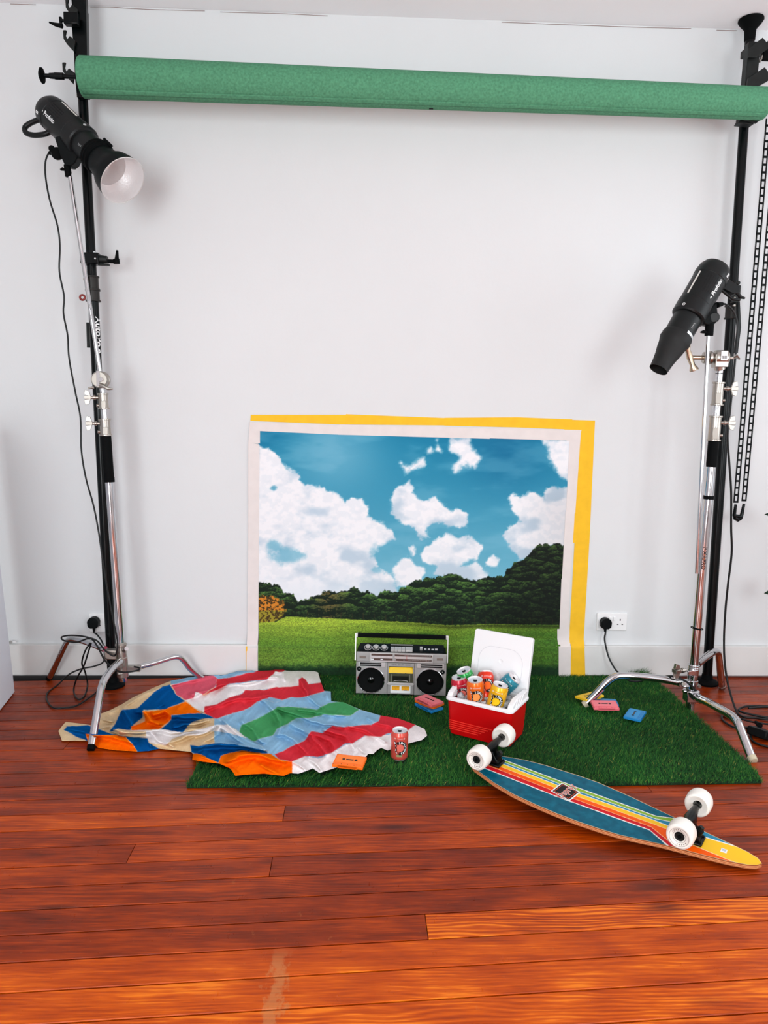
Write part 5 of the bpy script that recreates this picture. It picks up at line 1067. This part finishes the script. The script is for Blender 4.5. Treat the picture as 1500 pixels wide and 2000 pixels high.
cas_px((819, 1371), (857, 1389), ZG, CBL, 'cassette_blue', 'blue cassette at the bottom of the stack in front of the portable stereo')
cas_px((818, 1364), (860, 1380), ZG + 0.0135, COR, 'cassette_red', 'orange cassette in the middle of the stack in front of the portable stereo')
cas_px((819, 1360), (857, 1377), ZG + 0.027, CPK, 'cassette_pink', 'pink cassette on top of the stack in front of the portable stereo')
cas_px((656, 1485), (710, 1491), 0.053, COR, 'cassette_orange', 'orange cassette lying on the white edge of the blanket near the salmon can', False, (0.0, -0.10, 1))
cas_px((1234, 1405), (1246, 1388), ZG + 0.002, CBL, 'cassette_blue', 'blue cassette lying alone on the grass between the right stand legs')
cas_px((1163, 1371), (1199, 1373), ZG, CBL, 'cassette_blue', 'blue cassette mostly hidden under the pink cassette beside the right stand leg')
cas_px((1161, 1377), (1201, 1378), ZG + 0.014, CPK, 'cassette_pink', 'pink cassette lying on a blue one beside the right stand leg', False, (0.0, -0.12, 1))
cas_px((1130, 1366), (1172, 1355), ZG + 0.014, CYE, 'cassette_yellow', 'yellow cassette behind the foot end of the right stand leg', False, (-0.12, 0.05, 1))
Rb = Matrix.Rotation(math.radians(-5.0), 3, 'Z'); off = Rb @ Vector((-0.0015, 0.0045, 0.0885)); Rc = Rb @ Matrix.Rotation(math.radians(86), 3, 'X')
cassette(V(0.2105, -0.285, 0.019) + off, Rc, CYE, 'cassette_yellow', 'yellow cassette standing in the open deck of the portable stereo')

# ------------------------------------------------------------------ drinks cans
_logo = {}
def logo_parts():
    if _logo: return _logo
    def pol(s, h): return (s, h)
    C0, CZ, RO, RI = 0.0035, 0.0550, 0.0272, 0.0148
    blk = MB(); n = 26
    def gridseg(mb, f, nu, nv):
        b = len(mb.v); vs = [f(i / nu, j / nv) for j in range(nv + 1) for i in range(nu + 1)]
        mb.add([(a, c, 0) for a, c in vs], [(j * (nu + 1) + i, j * (nu + 1) + i + 1, (j + 1) * (nu + 1) + i + 1, (j + 1) * (nu + 1) + i) for j in range(nv) for i in range(nu)])
    gridseg(blk, lambda u, v: (C0 + (RI + (RO - RI) * v) * math.cos(math.radians(100 - 200 * u)), CZ + (RI + (RO - RI) * v) * math.sin(math.radians(100 - 200 * u))), n, 2)
    gridseg(blk, lambda u, v: (C0 - 0.0130 + 0.0085 * u, CZ + 0.0130 + 0.0115 * v), 4, 1)
    # jagged figure strip on the left
    prof = [(-0.0260, 0.0245, 0.0100), (-0.0240, 0.0190, 0.0105), (-0.0210, 0.0140, 0.0050), (-0.0190, 0.0085, 0.0075), (-0.0200, 0.0030, 0.0055), (-0.0170, -0.0030, 0.0045), (-0.0205, -0.0075, 0.0085), (-0.0195, -0.0120, 0.0060), (-0.0180, -0.0180, 0.0120), (-0.0150, -0.0245, 0.0110)]
    for (x, z, w), (x2, z2, w2) in zip(prof, prof[1:]): blk.add([(C0 + x, CZ + z, 0), (C0 + x + w, CZ + z, 0), (C0 + x2 + w2, CZ + z2, 0), (C0 + x2, CZ + z2, 0)], [(0, 3, 2, 1)])
    wht = MB()
    for x, z, w, h in ((-0.0225, 0.0215, 0.005, 0.002), (-0.0205, 0.0165, 0.004, 0.003), (-0.0175, 0.0075, 0.0025, 0.004), (-0.0170, -0.006, 0.003, 0.002), (-0.0180, -0.0105, 0.003, 0.002), (-0.0145, -0.0165, 0.006, 0.0025), (-0.013, -0.0215, 0.004, 0.002), (-0.0045, 0.0205, 0.0008, 0.011), (-0.0025, 0.0205, 0.0008, 0.011)):
        wht.add([(C0 + x - w / 2, CZ + z - h / 2, 0), (C0 + x + w / 2, CZ + z - h / 2, 0), (C0 + x + w / 2, CZ + z + h / 2, 0), (C0 + x - w / 2, CZ + z + h / 2, 0)], [(0, 1, 2, 3)])
    word = "DALSTON'S"; angs = [74, 53, 33, 14, -5, -26, -48, -60, -74]
    for ch, a in zip(word, angs):
        tv, tf = text_verts(ch, 0.0110, 0.0003); th = math.radians(a); rm = (RO + RI) / 2; cx, cy = C0 + rm * math.cos(th), CZ + rm * math.sin(th); rot = th - math.pi / 2; c, s = math.cos(rot), math.sin(rot)
        wht.add([(cx + x * c - y * s, cy + x * s + y * c, 0) for x, y, _ in tv], tf)
    inn = MB(); gridseg(inn, lambda u, v: (C0 + 0.0150 * v * math.cos(2 * math.pi * u) - 0.001, CZ + 0.0150 * v * math.sin(2 * math.pi * u)), 24, 4)
    top = MB(); gridseg(top, lambda u, v: (-0.010 + 0.024 * u, 0.0905 + 0.0010 * v), 8, 1)
    for q in (-0.0175, 0.0185):
        top.lathe([(0.0019, 0), (0.0029, 0)], Matrix.Translation((q, 0.0908, 0)), 14)
    _logo.update(blk=blk, wht=wht, inn=inn, top=top); return _logo
def can(topc, axis, rgb, inner, name, label, spin=0.0, s=1.0, twist=0.0, cx_off=0.0):
    ax = V(axis).normalized(); H = 0.1150 * s; top = V(topc); base = top - ax * H
    view = V(CAM) - top; view = (view - ax * view.dot(ax)).normalized(); R_ = rotX(view, ax); R_ = R_ @ Matrix.Rotation(spin, 3, 'Z')
    t = root('drinks_can', label, 'can', base, R_, None); m = mat('can_' + name, rgb, 0.28, 0.25, coat=0.4); al = mat('can_aluminium', (236, 234, 236), 0.4, 0.7)
    r = 0.0330 * s
    local(MB().lathe([(r * 0.80, 0.004 * s), (r * 0.93, 0.007 * s), (r, 0.013 * s), (r, 0.094 * s), (r * 0.985, 0.098 * s), (r * 0.84, 0.1095 * s)], None, 56), 'can_body', m, t)
    local(MB().lathe([(0, 0.006 * s), (r * 0.55, 0.005 * s), (r * 0.70, 0.0005), (r * 0.76, 0.0005), (r * 0.81, 0.0045 * s)], None, 40), 'can_base', al, t)
    local(MB().lathe([(r * 0.835, 0.1090 * s), (r * 0.85, 0.1115 * s), (r * 0.85, 0.1142 * s), (r * 0.82, 0.1150 * s), (r * 0.79, 0.1142 * s), (r * 0.765, 0.1105 * s), (0, 0.1108 * s)], None, 48), 'can_lid', al, t)
    # drinking hole and tab
    mb = MB(); mb.add([(-0.002 + 0.0105 * s * math.cos(a) + 0.008 * s, 0.0075 * s * math.sin(a), 0.1112 * s) for a in [2 * math.pi * i / 18 for i in range(18)]], [list(range(18))]); local(mb, 'drinking_hole', BTXT, t)
    mb = MB(); T = Matrix.Translation((-0.008 * s, 0, 0.1125 * s)) @ Matrix.Rotation(-0.12, 4, 'Y'); mb.prism([(-0.010, -0.004), (-0.006, -0.0068), (0.006, -0.0068), (0.011, -0.003), (0.011, 0.003), (0.006, 0.0068), (-0.006, 0.0068), (-0.010, 0.004)], -0.0005, 0.0007, 'z', T); local(mb, 'pull_tab', al, t, bevel=0.0003)
    L = logo_parts(); body = None
    for key, mm, nm, e in (('inn', mat('can_fill_' + name, inner, 0.35, 0.1), 'logo_fill', 0.00025), ('blk', BTXT, 'logo_ring', 0.00045), ('wht', WTXT, 'logo_lettering', 0.00065), ('top', WTXT, 'shoulder_print', 0.0004)):
        src = L[key]; mb = MB(); rr = r + e * 1.0
        for p in src.v:
            a = (p.x + twist) * s / r; z = p.y * s; mb.v.append(Vector((rr * math.cos(a), rr * math.sin(a), z)))
        mb.f = [list(f) for f in src.f]; mb.mi = list(src.mi)
        if key == 'blk' or key == 'wht' or key == 'inn' or key == 'top': local(mb, nm, mm, t, angle=80)
    return t
cs = can(G(781, 1424.5, 0.119), (0.01, 0.0, 1), (218, 84, 72), (232, 112, 98), 'salmon', 'salmon pink drinks can standing alone on the grass beside the blanket', s=0.95)
mb = MB()
for i in range(9):
    a0, a1 = (-0.011 + 0.022 * i / 9) / 0.033, (-0.011 + 0.022 * (i + 1) / 9) / 0.033; r = 0.0333 * 0.95
    mb.add([(r * math.cos(a0), r * math.sin(a0), 0.0195), (r * math.cos(a1), r * math.sin(a1), 0.0195), (r * math.cos(a1), r * math.sin(a1), 0.0275), (r * math.cos(a0), r * math.sin(a0), 0.0275)], [(0, 1, 2, 3)])
local(mb, 'flavour_plate', mat('olive_print', (150, 152, 104), 0.5), cs)

# ------------------------------------------------------------------ cool box
CB = Vector((0.356, -0.688, 0.017)); CR = Matrix.Rotation(math.radians(-33), 3, 'Z'); CW, CD = 0.268, 0.185
def rrect(x0, x1, y0, y1, r, z, n=6):
    out = []
    for cx, cy, a in ((x1 - r, y1 - r, 0), (x0 + r, y1 - r, 90), (x0 + r, y0 + r, 180), (x1 - r, y0 + r, 270)):
        for i in range(n + 1): q = math.radians(a + 90 * i / n); out.append((cx + r * math.cos(q), cy + r * math.sin(q), z))
    return out
def loft(mb, rings, cap0=True, cap1=False):
    n = len(rings[0]); vs = [p for r in rings for p in r]; fs = [(i * n + k, i * n + (k + 1) % n, (i + 1) * n + (k + 1) % n, (i + 1) * n + k) for i in range(len(rings) - 1) for k in range(n)]
    if cap0: fs.append(list(range(n))[::-1])
    if cap1: fs.append([(len(rings) - 1) * n + k for k in range(n)])
    return mb.add(vs, fs)
def coolbox():
    t = root('cool_box', 'small red cool box with a white lid standing open, cans and ice inside', 'cool box', CB, CR)
    red = mat('cool_box_red', (196, 4, 8), 0.4, spec=0.25); wp = mat('cool_box_white', (240, 240, 242), 0.4)
    def ring(i, z, r=0.02): return rrect(i, CW - i, i, CD - i, r, z)
    local(loft(MB(), [ring(0.022, 0.0, .015), ring(0.012, 0.006), ring(0.009, 0.030), ring(0.0025, 0.143)]), 'body', red, t)
    local(loft(MB(), [ring(0.004, 0.140), ring(-0.003, 0.142), ring(-0.003, 0.149), ring(0.002, 0.1535), ring(0.010, 0.154), ring(0.014, 0.149), ring(0.019, 0.060), ring(0.060, 0.058)], False, True), 'liner', wp, t)
    # side lugs with ridges where the handle pivots
    for sx, x in ((1, CW - 0.012), (-1, 0.012)):
        local(MB().prism([(0.006, 0.143), (CD - 0.004, 0.143), (CD - 0.006, 0.176), (0.060, 0.180), (0.018, 0.166)], x - 0.011, x + 0.010, 'x'), 'side_lug', wp, t, bevel=0.003)
        for k in range(3): local(MB().prism([(0.040 + k * 0.026, 0.150), (0.046 + k * 0.026, 0.150), (0.066 + k * 0.030, 0.176), (0.060 + k * 0.030, 0.176)], x + sx * 0.008, x + sx * 0.0125, 'x'), 'lug_ridge', wp, t)
    rib = mat('cool_box_rib', (232, 44, 30), 0.35)
    for k in range(5):
        z = 0.060 - k * 0.0085; xe = 0.190 - k * 0.014; i = 0.0095 - 0.0065 * (z - 0.03) / 0.113
        local(MB().tube([(0.016, i - 0.0002, z), (xe, i - 0.0002, z)], 0.0022, 8), 'moulded_rib', rib, t)
        local(MB().tube([(i - 0.0002, 0.020, z), (i - 0.0002, CD - 0.02, z)], 0.0016, 8), 'moulded_rib', rib, t)
    # lid leaning back on its hinge
    f = Matrix.Translation((0.012, CD + 0.002, 0.148)) @ Matrix.Rotation(math.radians(-13), 4, 'X'); LW, LH = CW - 0.024, 0.222
    mb = MB(); mb.prism([(x, y) for x, y, _ in rrect(0, LW, 0, LH, 0.010, 0)], 0, 0.022, 'y', f); lid = local(mb, 'lid', wp, t, bevel=0.002)
    mb = MB(); pr = [f @ Vector((x, -0.0004, y)) for x, y, _ in rrect(0.035, LW - 0.035, -0.02, LH - 0.055, 0.05, 0)]; pr = [p for p in pr if p.z > 0.172]
    mb = MB(); q = rrect(0.030, LW - 0.030, 0.010, LH - 0.058, 0.055, 0, 8); mb.tube([f @ Vector((x, -0.0002, y)) for x, y, _ in q] + [f @ Vector((q[0][0], -0.0002, q[0][1]))], 0.0009, 6, False); mb.build('lid_groove', mat('lid_groove', (214, 214, 218), 0.5), lid, world=False)
    for z in (0.055, 0.112):
        T = f @ Matrix.Translation((LW / 2 + 0.002, -0.0005, z)) @ Matrix.Rotation(math.pi / 2, 4, 'X'); MB().lathe([(0.0095, 0), (0.0092, 0.0012), (0.0078, 0.0004), (0, 0.0002)], T, 28).build('lid_boss', wp, lid, world=False)
    return t
coolbox()
def cb(x, y, z): return CB + CR @ Vector((x, y, z))
# ice
ICE = mat('ice', (236, 240, 244), 0.12, trans=0.55, coat=0.3)
ice0 = None; rnd = random.Random(5)
cans_xy = []
def put_can(px, py, z, ax, rgb, inner, name, label, **k):
    p = V(G(px, py, z)); q = CR.inverted() @ (p - CB); cans_xy.append((p, V(ax).normalized())); print('can', name, [round(c, 3) for c in q]); return can(p, ax, rgb, inner, name, label, s=1.0, **k)
put_can(896.0, 1321.5, 0.226, (-0.16, -0.06, 0.98), (196, 34, 58), (248, 128, 116), 'crimson', 'crimson drinks can at the front left corner of the cool box', twist=0.003)
put_can(928.0, 1326.0, 0.247, (-0.07, -0.10, 0.99), (246, 112, 26), (255, 160, 84), 'orange', 'orange drinks can at the front middle of the cool box')
put_can(978.0, 1336.0, 0.243, (0.20, -0.06, 0.97), (244, 186, 20), (250, 200, 24), 'yellow', 'yellow drinks can at the front right of the cool box', twist=-0.004)
put_can(905.0, 1308.0, 0.246, (-0.36, -0.06, 0.92), (24, 150, 66), (60, 190, 96), 'green', 'green drinks can leaning left at the back left of the cool box', twist=0.012)
put_can(948.0, 1311.5, 0.240, (0.03, 0.52, 0.85), (226, 52, 22), (255, 108, 20), 'vermilion', 'red-orange drinks can leaning back in the middle of the cool box', twist=0.004)
put_can(1006.0, 1323.0, 0.236, (0.62, -0.20, 0.72), (44, 138, 158), (120, 180, 196), 'teal', 'teal drinks can tipped to the right at the back right of the cool box', twist=-0.004)
k = 0; tries = 0
while k < 80 and tries < 2000:
    tries += 1; lx, ly = rnd.uniform(0.030, CW - 0.030), rnd.uniform(0.030, CD - 0.032); lz = 0.128 + rnd.uniform(0, 0.020); p = cb(lx, ly, lz); bad = False
    for tp, ax in cans_xy:
        w = p - tp; 
        if (w - ax * w.dot(ax)).length < 0.033: bad = True
    if bad: continue
    if ice0 is None:
        mb = MB(); mb.box((0, 0, 0), (0.019, 0.019, 0.016)); ice0 = mb.build('ice_cube', ICE, bevel=0.004, seg=2)
        tagtop(ice0, 'clear ice cube lying among the cans in the open cool box', 'ice', 'ice cubes round the cans'); o = ice0
    else: o = ice0.copy(); COL.objects.link(o)
    o.location = p; o.rotation_euler = (rnd.uniform(0, 3), rnd.uniform(0, 3), rnd.uniform(0, 3)); s_ = rnd.uniform(0.8, 1.15); o.scale = (s_, s_, s_); k += 1

# ------------------------------------------------------------------ longboard, wheels up
def longboard():
    N, T = V(G(915, 1489, 0.055)), V(G(1488, 1686, 0.018)); x = (T - N).normalized(); y = Z3.cross(x).normalized(); R_ = rotX(x, (0, 0, 1))
    t = root('longboard', 'pintail longboard lying wheels up, half on the grass, blue with rainbow stripes', 'longboard', N, R_); L = (T - N).length
    lo = [(0, 0.030), (0.006, 0.002), (0.035, -0.028), (0.131, -0.074), (0.21, -0.100), (0.293, -0.114), (0.36, -0.121), (0.43, -0.123), (0.50, -0.120), (0.553, -0.114), (0.664, -0.084), (0.774, -0.064), (0.83, -0.052), (0.879, -0.036), (0.900, -0.022), (0.911, -0.003)]
    up = [(0, 0.030), (0.006, 0.052), (0.030, 0.088), (0.064, 0.111), (0.148, 0.139), (0.221, 0.149), (0.334, 0.152), (0.405, 0.149), (0.517, 0.126), (0.60, 0.103), (0.661, 0.087), (0.756, 0.062), (0.828, 0.044), (0.868, 0.033), (0.898, 0.018), (0.911, -0.003)]
    def curve(c, u):
        p = np.array(c); return np.interp(u, p[:, 0], p[:, 1])
    def sm(c, us):
        f = curve(c, us); 
        for _ in range(3): f[1:-1] = 0.25 * f[:-2] + 0.5 * f[1:-1] + 0.25 * f[2:]
        return f
    s = np.linspace(0, 1, 760); us = 0.911 * (0.5 - 0.5 * np.cos(np.pi * s)) * 0.55 + 0.911 * s * 0.45; nv = 150
    fl, fu = sm(lo, us), sm(up, us); U = np.repeat(us[None, :], nv, 0); tt = np.linspace(0, 1, nv)[:, None]; Vv = fl[None, :] * (1 - tt) + fu[None, :] * tt
    # slight concave and kick
    Zt = 0.0012 * ((tt - 0.5) * 2) ** 2 * np.ones_like(U)
    L6 = {
        'a': [(0, -0.006), (0.066, -0.003), (0.325, -0.023), (0.614, -0.030), (0.677, -0.080), (0.70, -0.11), (0.92, -0.2)],
        'b': [(0, 0.024), (0.106, 0.020), (0.386, -0.002), (0.614, -0.010), (0.694, -0.069), (0.74, -0.11), (0.92, -0.2)],
        'c': [(0, 0.048), (0.107, 0.042), (0.378, 0.020), (0.654, 0.008), (0.724, -0.029), (0.862, -0.047), (0.92, -0.06)],
        'd': [(0, 0.072), (0.097, 0.065), (0.371, 0.041), (0.598, 0.034), (0.661, 0.028), (0.70, 0.03), (0.767, 0.035), (0.835, 0.040), (0.92, 0.06)],
        'e': [(0, 0.085), (0.092, 0.078), (0.367, 0.054), (0.615, 0.044), (0.667, 0.060), (0.72, 0.082), (0.92, 0.2)],
        'f': [(0, 0.100), (0.085, 0.094), (0.360, 0.073), (0.611, 0.060), (0.662, 0.082), (0.70, 0.11), (0.92, 0.3)]}
    C_ = np.zeros(U.shape + (3,)); blue = np.array([0, 92, 116.]) ; C_[:] = blue
    C_ += (fbm(U * 60, Vv * 60, 4, 9) - 0.5)[..., None] * 34
    lines = [curve(L6[k], U) for k in 'abcdef']
    cols = [(206, 20, 34), (248, 92, 4), (250, 196, 40), (46, 136, 168), (136, 178, 56)]
    for i, c in enumerate(cols):
        m = (Vv >= lines[i]) & (Vv < lines[i + 1]); C_[m] = np.array(c, float)
    wid = {0: 0.0024, 1: 0.0011, 2: 0.0012, 3: 0.0016, 4: 0.0016, 5: 0.0020}
    for i, ln in enumerate(lines): 
        w = wid[i] * np.where(U > 0.66, 1.5, 1.0); m = np.abs(Vv - ln) < w; C_[m] = np.array([240, 240, 234.]) if i not in (1, 2) else np.array([250, 206, 150.])
    edge = np.minimum(Vv - fl[None, :], fu[None, :] - Vv); C_[edge < 0.0022] = np.array([216, 190, 148.])
    P3 = np.stack([U, Vv, Zt + 0.0003], -1)
    o = grid_mesh('deck_graphic', P3, s2l_np(np.clip(C_, 0, 255)), None, attr_mat('deck_print', 0.4, spec=0.1))
    # plywood deck
    n = 90; ui = np.linspace(0, len(us) - 1, n).astype(int); loop = [(us[i], fl[i]) for i in ui] + [(us[i], fu[i]) for i in ui[::-1][1:-1]]
    ply = bpy.data.materials.get('plywood_edge')
    if ply is None:
        ply = mat('plywood_edge', (226, 158, 104), 0.5); nt = ply.node_tree; b = nt.nodes['Principled BSDF']; tc = nt.nodes.new('ShaderNodeTexCoord'); sx = nt.nodes.new('ShaderNodeSeparateXYZ'); nt.links.new(tc.outputs['Object'], sx.inputs[0])
        w = nt.nodes.new('ShaderNodeMath'); w.operation = 'MULTIPLY'; w.inputs[1].default_value = 1600; nt.links.new(sx.outputs[2], w.inputs[0]); si = nt.nodes.new('ShaderNodeMath'); si.operation = 'SINE'; nt.links.new(w.outputs[0], si.inputs[0])
        cr = nt.nodes.new('ShaderNodeValToRGB'); cr.color_ramp.elements[0].color = (*s2l((178, 96, 54)), 1); cr.color_ramp.elements[1].color = (*s2l((240, 182, 128)), 1); cr.color_ramp.elements[0].position = 0.2; nt.links.new(si.outputs[0], cr.inputs[0]); nt.links.new(cr.outputs[0], b.inputs['Base Color'])
    deck = local(MB().prism(loop, -0.0105, 0.0, 'z'), 'deck', ply, t, angle=50)
    o.parent = deck
    # logo sticker: white-edged black diamond with slanting word
    c0 = Vector((0.338, 0.022, 0.0014)); f = Matrix.Translation(c0) @ Matrix.Rotation(math.radians(18), 4, 'Z')
    dia = lambda k, ux=0.040, uy=0.047: [(-ux * k, -uy * 0.25 * k), (-ux * 0.30 * k, uy * k), (ux * k, uy * 0.25 * k), (ux * 0.30 * k, -uy * k)]
    st = MB().prism(dia(1.16), 0, 0.0004, 'z', f); st = st.build('logo_sticker', WHITEP, deck, world=False)
    for kk, m, z in ((1.02, BTXT, 0.0005), (0.90, mat('sticker_red', (214, 84, 56), 0.5), 0.0007), (0.84, BTXT, 0.0009)):
        MB().prism(dia(kk), z - 0.0001, z, 'z', f).build('sticker_diamond', m, deck, world=False)
    tv, tf = text_verts('Osprey', 0.031, 0.0009, shear=0.2); wx = max(p[0] for p in tv) - min(p[0] for p in tv); k = 0.110 / wx; fw = Matrix.Translation(c0) @ Matrix.Rotation(math.radians(84), 4, 'Z')
    MB().add([(a * k, b_ * k, 0.0011) for a, b_, _ in tv], tf, fw).build('sticker_lettering', WHITEP, deck, world=False)
    tv2, tf2 = text_verts('Osprey', 0.031, 0.0, shear=0.2); MB().add([(a * k, b_ * k, 0.0014) for a, b_, _ in tv2], tf2, fw).build('sticker_lettering', mat('sticker_red', (214, 84, 56), 0.5), deck, world=False)
    st2 = MB().box((0.8135, -0.004, 0.0010), (0.016, 0.020, 0.0005)).build('barcode_label', WHITEP, deck, world=False)
    mb = MB()
    for i in range(6): mb.box((0.8090 + i * 0.0018, -0.002, 0.0014), (0.0007, 0.010, 0.0003))
    mb.build('barcode_print', mat('faint_print', (120, 140, 170), 0.6), deck, world=False, kind='stuff')
    WHL = mat('white_urethane', (244, 240, 232), 0.35)
    inv = (Matrix.Translation(N) @ R_.to_4x4()).inverted()
    def truck(pa, pb, sgn):
        """pa, pb: axle ends (near, far) in local space; sgn: which way the kingpin leans along x"""
        a, b = pa, pb; mid = (a + b) / 2; e = (b - a).normalized(); xx = e.cross(Z3).normalized() * 1.0; f = Matrix((xx, e, Z3)).transposed().to_4x4(); f.translation = Vector((mid.x, mid.y, 0.0)); h = mid.z; mb = MB()
        k = local(MB().box((0.0, 0, 0.005), (0.086, 0.056, 0.008), f), 'baseplate', BLKM, t, bevel=0.003)
        mb = MB(); mb.prism([(-0.038, 0.009), (0.036, 0.009), (0.030, 0.022), (0.016, 0.040), (0.012, h - 0.006), (-0.010, h - 0.004), (-0.018, 0.034), (-0.034, 0.020)], -0.021, 0.021, 'y', f); local(mb, 'kingpin_housing', BLKM, t, bevel=0.003)
        mb = MB(); mb.tube([f @ Vector((0, -0.062, h)), f @ Vector((0, -0.050, h)), f @ Vector((0, -0.020, h - 0.002)), f @ Vector((0, 0, h - 0.006)), f @ Vector((0, 0.020, h - 0.002)), f @ Vector((0, 0.050, h)), f @ Vector((0, 0.062, h))], [0.0095, 0.011, 0.015, 0.019, 0.015, 0.011, 0.0095], 18); local(mb, 'hanger', BLKM, t)
        mb = MB(); mb.cyl(f @ Vector((0.020, 0, 0.020)), f @ Vector((0.030, 0, 0.040)), 0.013, 0.012); local(mb, 'bushing', BLACK, t, bevel=0.001)
        mb = MB(); mb.cyl(f @ Vector((0.030, 0, 0.040)), f @ Vector((0.034, 0, 0.048)), 0.008, n=6); local(mb, 'kingpin_nut', BRK, t)
        for bx_, by_ in ((-0.036, -0.020), (-0.036, 0.020), (0.036, -0.020), (0.036, 0.020)):
            local(MB().cyl(f @ Vector((bx_, by_, 0.008)), f @ Vector((bx_, by_, 0.012)), 0.0045, n=6), 'mounting_bolt', BLACK, t)
        for sd, ctr in ((-1, a), (1, b)):
            fw_ = Matrix((Z3.cross(e), Z3, e)).transposed(); 
            T_ = rotX(e * sd, Z3).to_4x4(); T_.translation = ctr; r, w = 0.0375, 0.0270
            wheel = local(MB().lathe([(0.013, w - 0.006), (0.020, w - 0.004), (0.027, w), (0.031, w), (0.0355, w - 0.004), (r, w - 0.013), (r, -w + 0.012), (0.0350, -w + 0.003), (0.030, -w), (0.026, -w + 0.001), (0.018, -w + 0.008), (0.013, -w + 0.009)], T_, 56, 'x'), 'wheel', WHL, t)
            MB().lathe([(0.0, w - 0.010), (0.0045, w - 0.010), (0.0045, w - 0.006), (0.0105, w - 0.0065), (0.0135, w - 0.005), (0.0135, w - 0.012)], T_, 28, 'x').build('bearing', BRK, wheel, world=False)
            MB().cyl(T_ @ Vector((w - 0.012, 0, 0)), T_ @ Vector((w - 0.001, 0, 0)), 0.0055, n=6).build('axle_nut', BLACK, wheel, world=False)
            mb = MB(); mb.torus(0.0170, 0.0004, T_ @ Matrix.Translation((w - 0.0035, 0, 0)), 36, 5, 'x'); mb.torus(0.0262, 0.0004, T_ @ Matrix.Translation((w + 0.0001, 0, 0)), 40, 5, 'x')
            for i in range(5): q = -0.5 + i * 0.28; mb.box((w - 0.0012, 0.0215 * math.cos(q - 1.2), 0.0215 * math.sin(q - 1.2)), (0.0008, 0.0022, 0.0022), T_); mb.box((w - 0.0012, 0.0215 * math.cos(q + 2.0), 0.0215 * math.sin(q + 2.0)), (0.0008, 0.0020, 0.0020), T_)
            mb.build('wheel_print', mat('wheel_print', (120, 100, 92), 0.6), wheel, world=False, kind='stuff')
            MB().cyl(T_ @ Vector((-w + 0.004, 0, 0)), T_ @ Vector((-w - 0.004, 0, 0)), 0.0085, n=16).build('axle_spacer', BRK, wheel, world=False)
    zt1, zt2 = 0.112, 0.092
    truck(inv @ V(G(936, 1479, zt1)), inv @ V(G(984, 1436, zt1)), 1)
    truck(inv @ V(G(1331, 1627, zt2)), inv @ V(G(1365, 1567, zt2)), -1)
longboard()

# ------------------------------------------------------------------ plant just out of frame on the right, two leaf tips reaching in
def plant():
    base = Vector((2.28, -0.30, 0.0)); t = root('potted_plant', 'dark-leaved plant at the right edge with two leaf tips showing against the wall', 'plant', base); rp = random.Random(3)
    LM = mat('dark_leaf', (22, 52, 34), 0.35, noise=0.15, nscale=20)
    MB().lathe([(0, 0), (0.095, 0), (0.125, 0.20), (0.135, 0.205), (0.135, 0.225), (0.120, 0.225), (0.112, 0.195), (0, 0.19)], Matrix.Translation(base), 36).build('pot', mat('terracotta', (168, 92, 62), 0.8, noise=0.1), t)
    tips = [V(P(1492, 1159, -0.22)), V(P(1493, 1005, -0.24))] + [base + Vector((rp.uniform(-0.25, 0.4), rp.uniform(-0.3, 0.12), rp.uniform(0.45, 1.15))) for _ in range(12)]
    for i, tip in enumerate(tips):
        if i < 2: root_ = tip + Vector((0.115, -0.01, -0.005 if i == 0 else -0.03)); Ln = (tip - root_).length
        else:
            d = (tip - base - Vector((0, 0, 0.5))); d = d.normalized() if d.length > 0 else Vector((1, 0, 0)); root_ = tip - d * 0.13
            if proj(tip)[0] < 1530 or proj(root_)[0] < 1530: continue
        d = (tip - root_); L_ = d.length; d.normalize(); n_ = Vector((0.1, -0.8, 0.6)); n_ = (n_ - d * n_.dot(d)).normalized(); s_ = n_.cross(d); mb = MB(); vs = []; m = 9
        for j in range(m):
            q = j / (m - 1); w = 0.036 * math.sin(math.pi * min(1, q * 0.97 + 0.02) ** 0.8) * (1 if q < 0.85 else 0.8); c = root_ + d * (L_ * q) + n_ * (0.02 * math.sin(q * 3.1)); 
            vs += [c - s_ * w + n_ * w * 0.25, c, c + s_ * w + n_ * w * 0.25]
        mb.add(vs, [(j * 3 + k, j * 3 + k + 1, j * 3 + 4 + k, j * 3 + 3 + k) for j in range(m - 1) for k in (0, 1)]); o = mb.build('leaf', LM, t); sd = o.modifiers.new('Solidify', 'SOLIDIFY'); sd.thickness = 0.0006
        st = base + Vector((0, 0, 0.2)); midp = (st + root_) / 2 + Vector((0.02, 0, 0.08)); MB().tube(smooth([st, midp, root_ - d * 0.01, root_ + d * 0.005], 6), 0.003, 6).build('stem', mat('plant_stem', (58, 66, 40), 0.6), t)
plant()
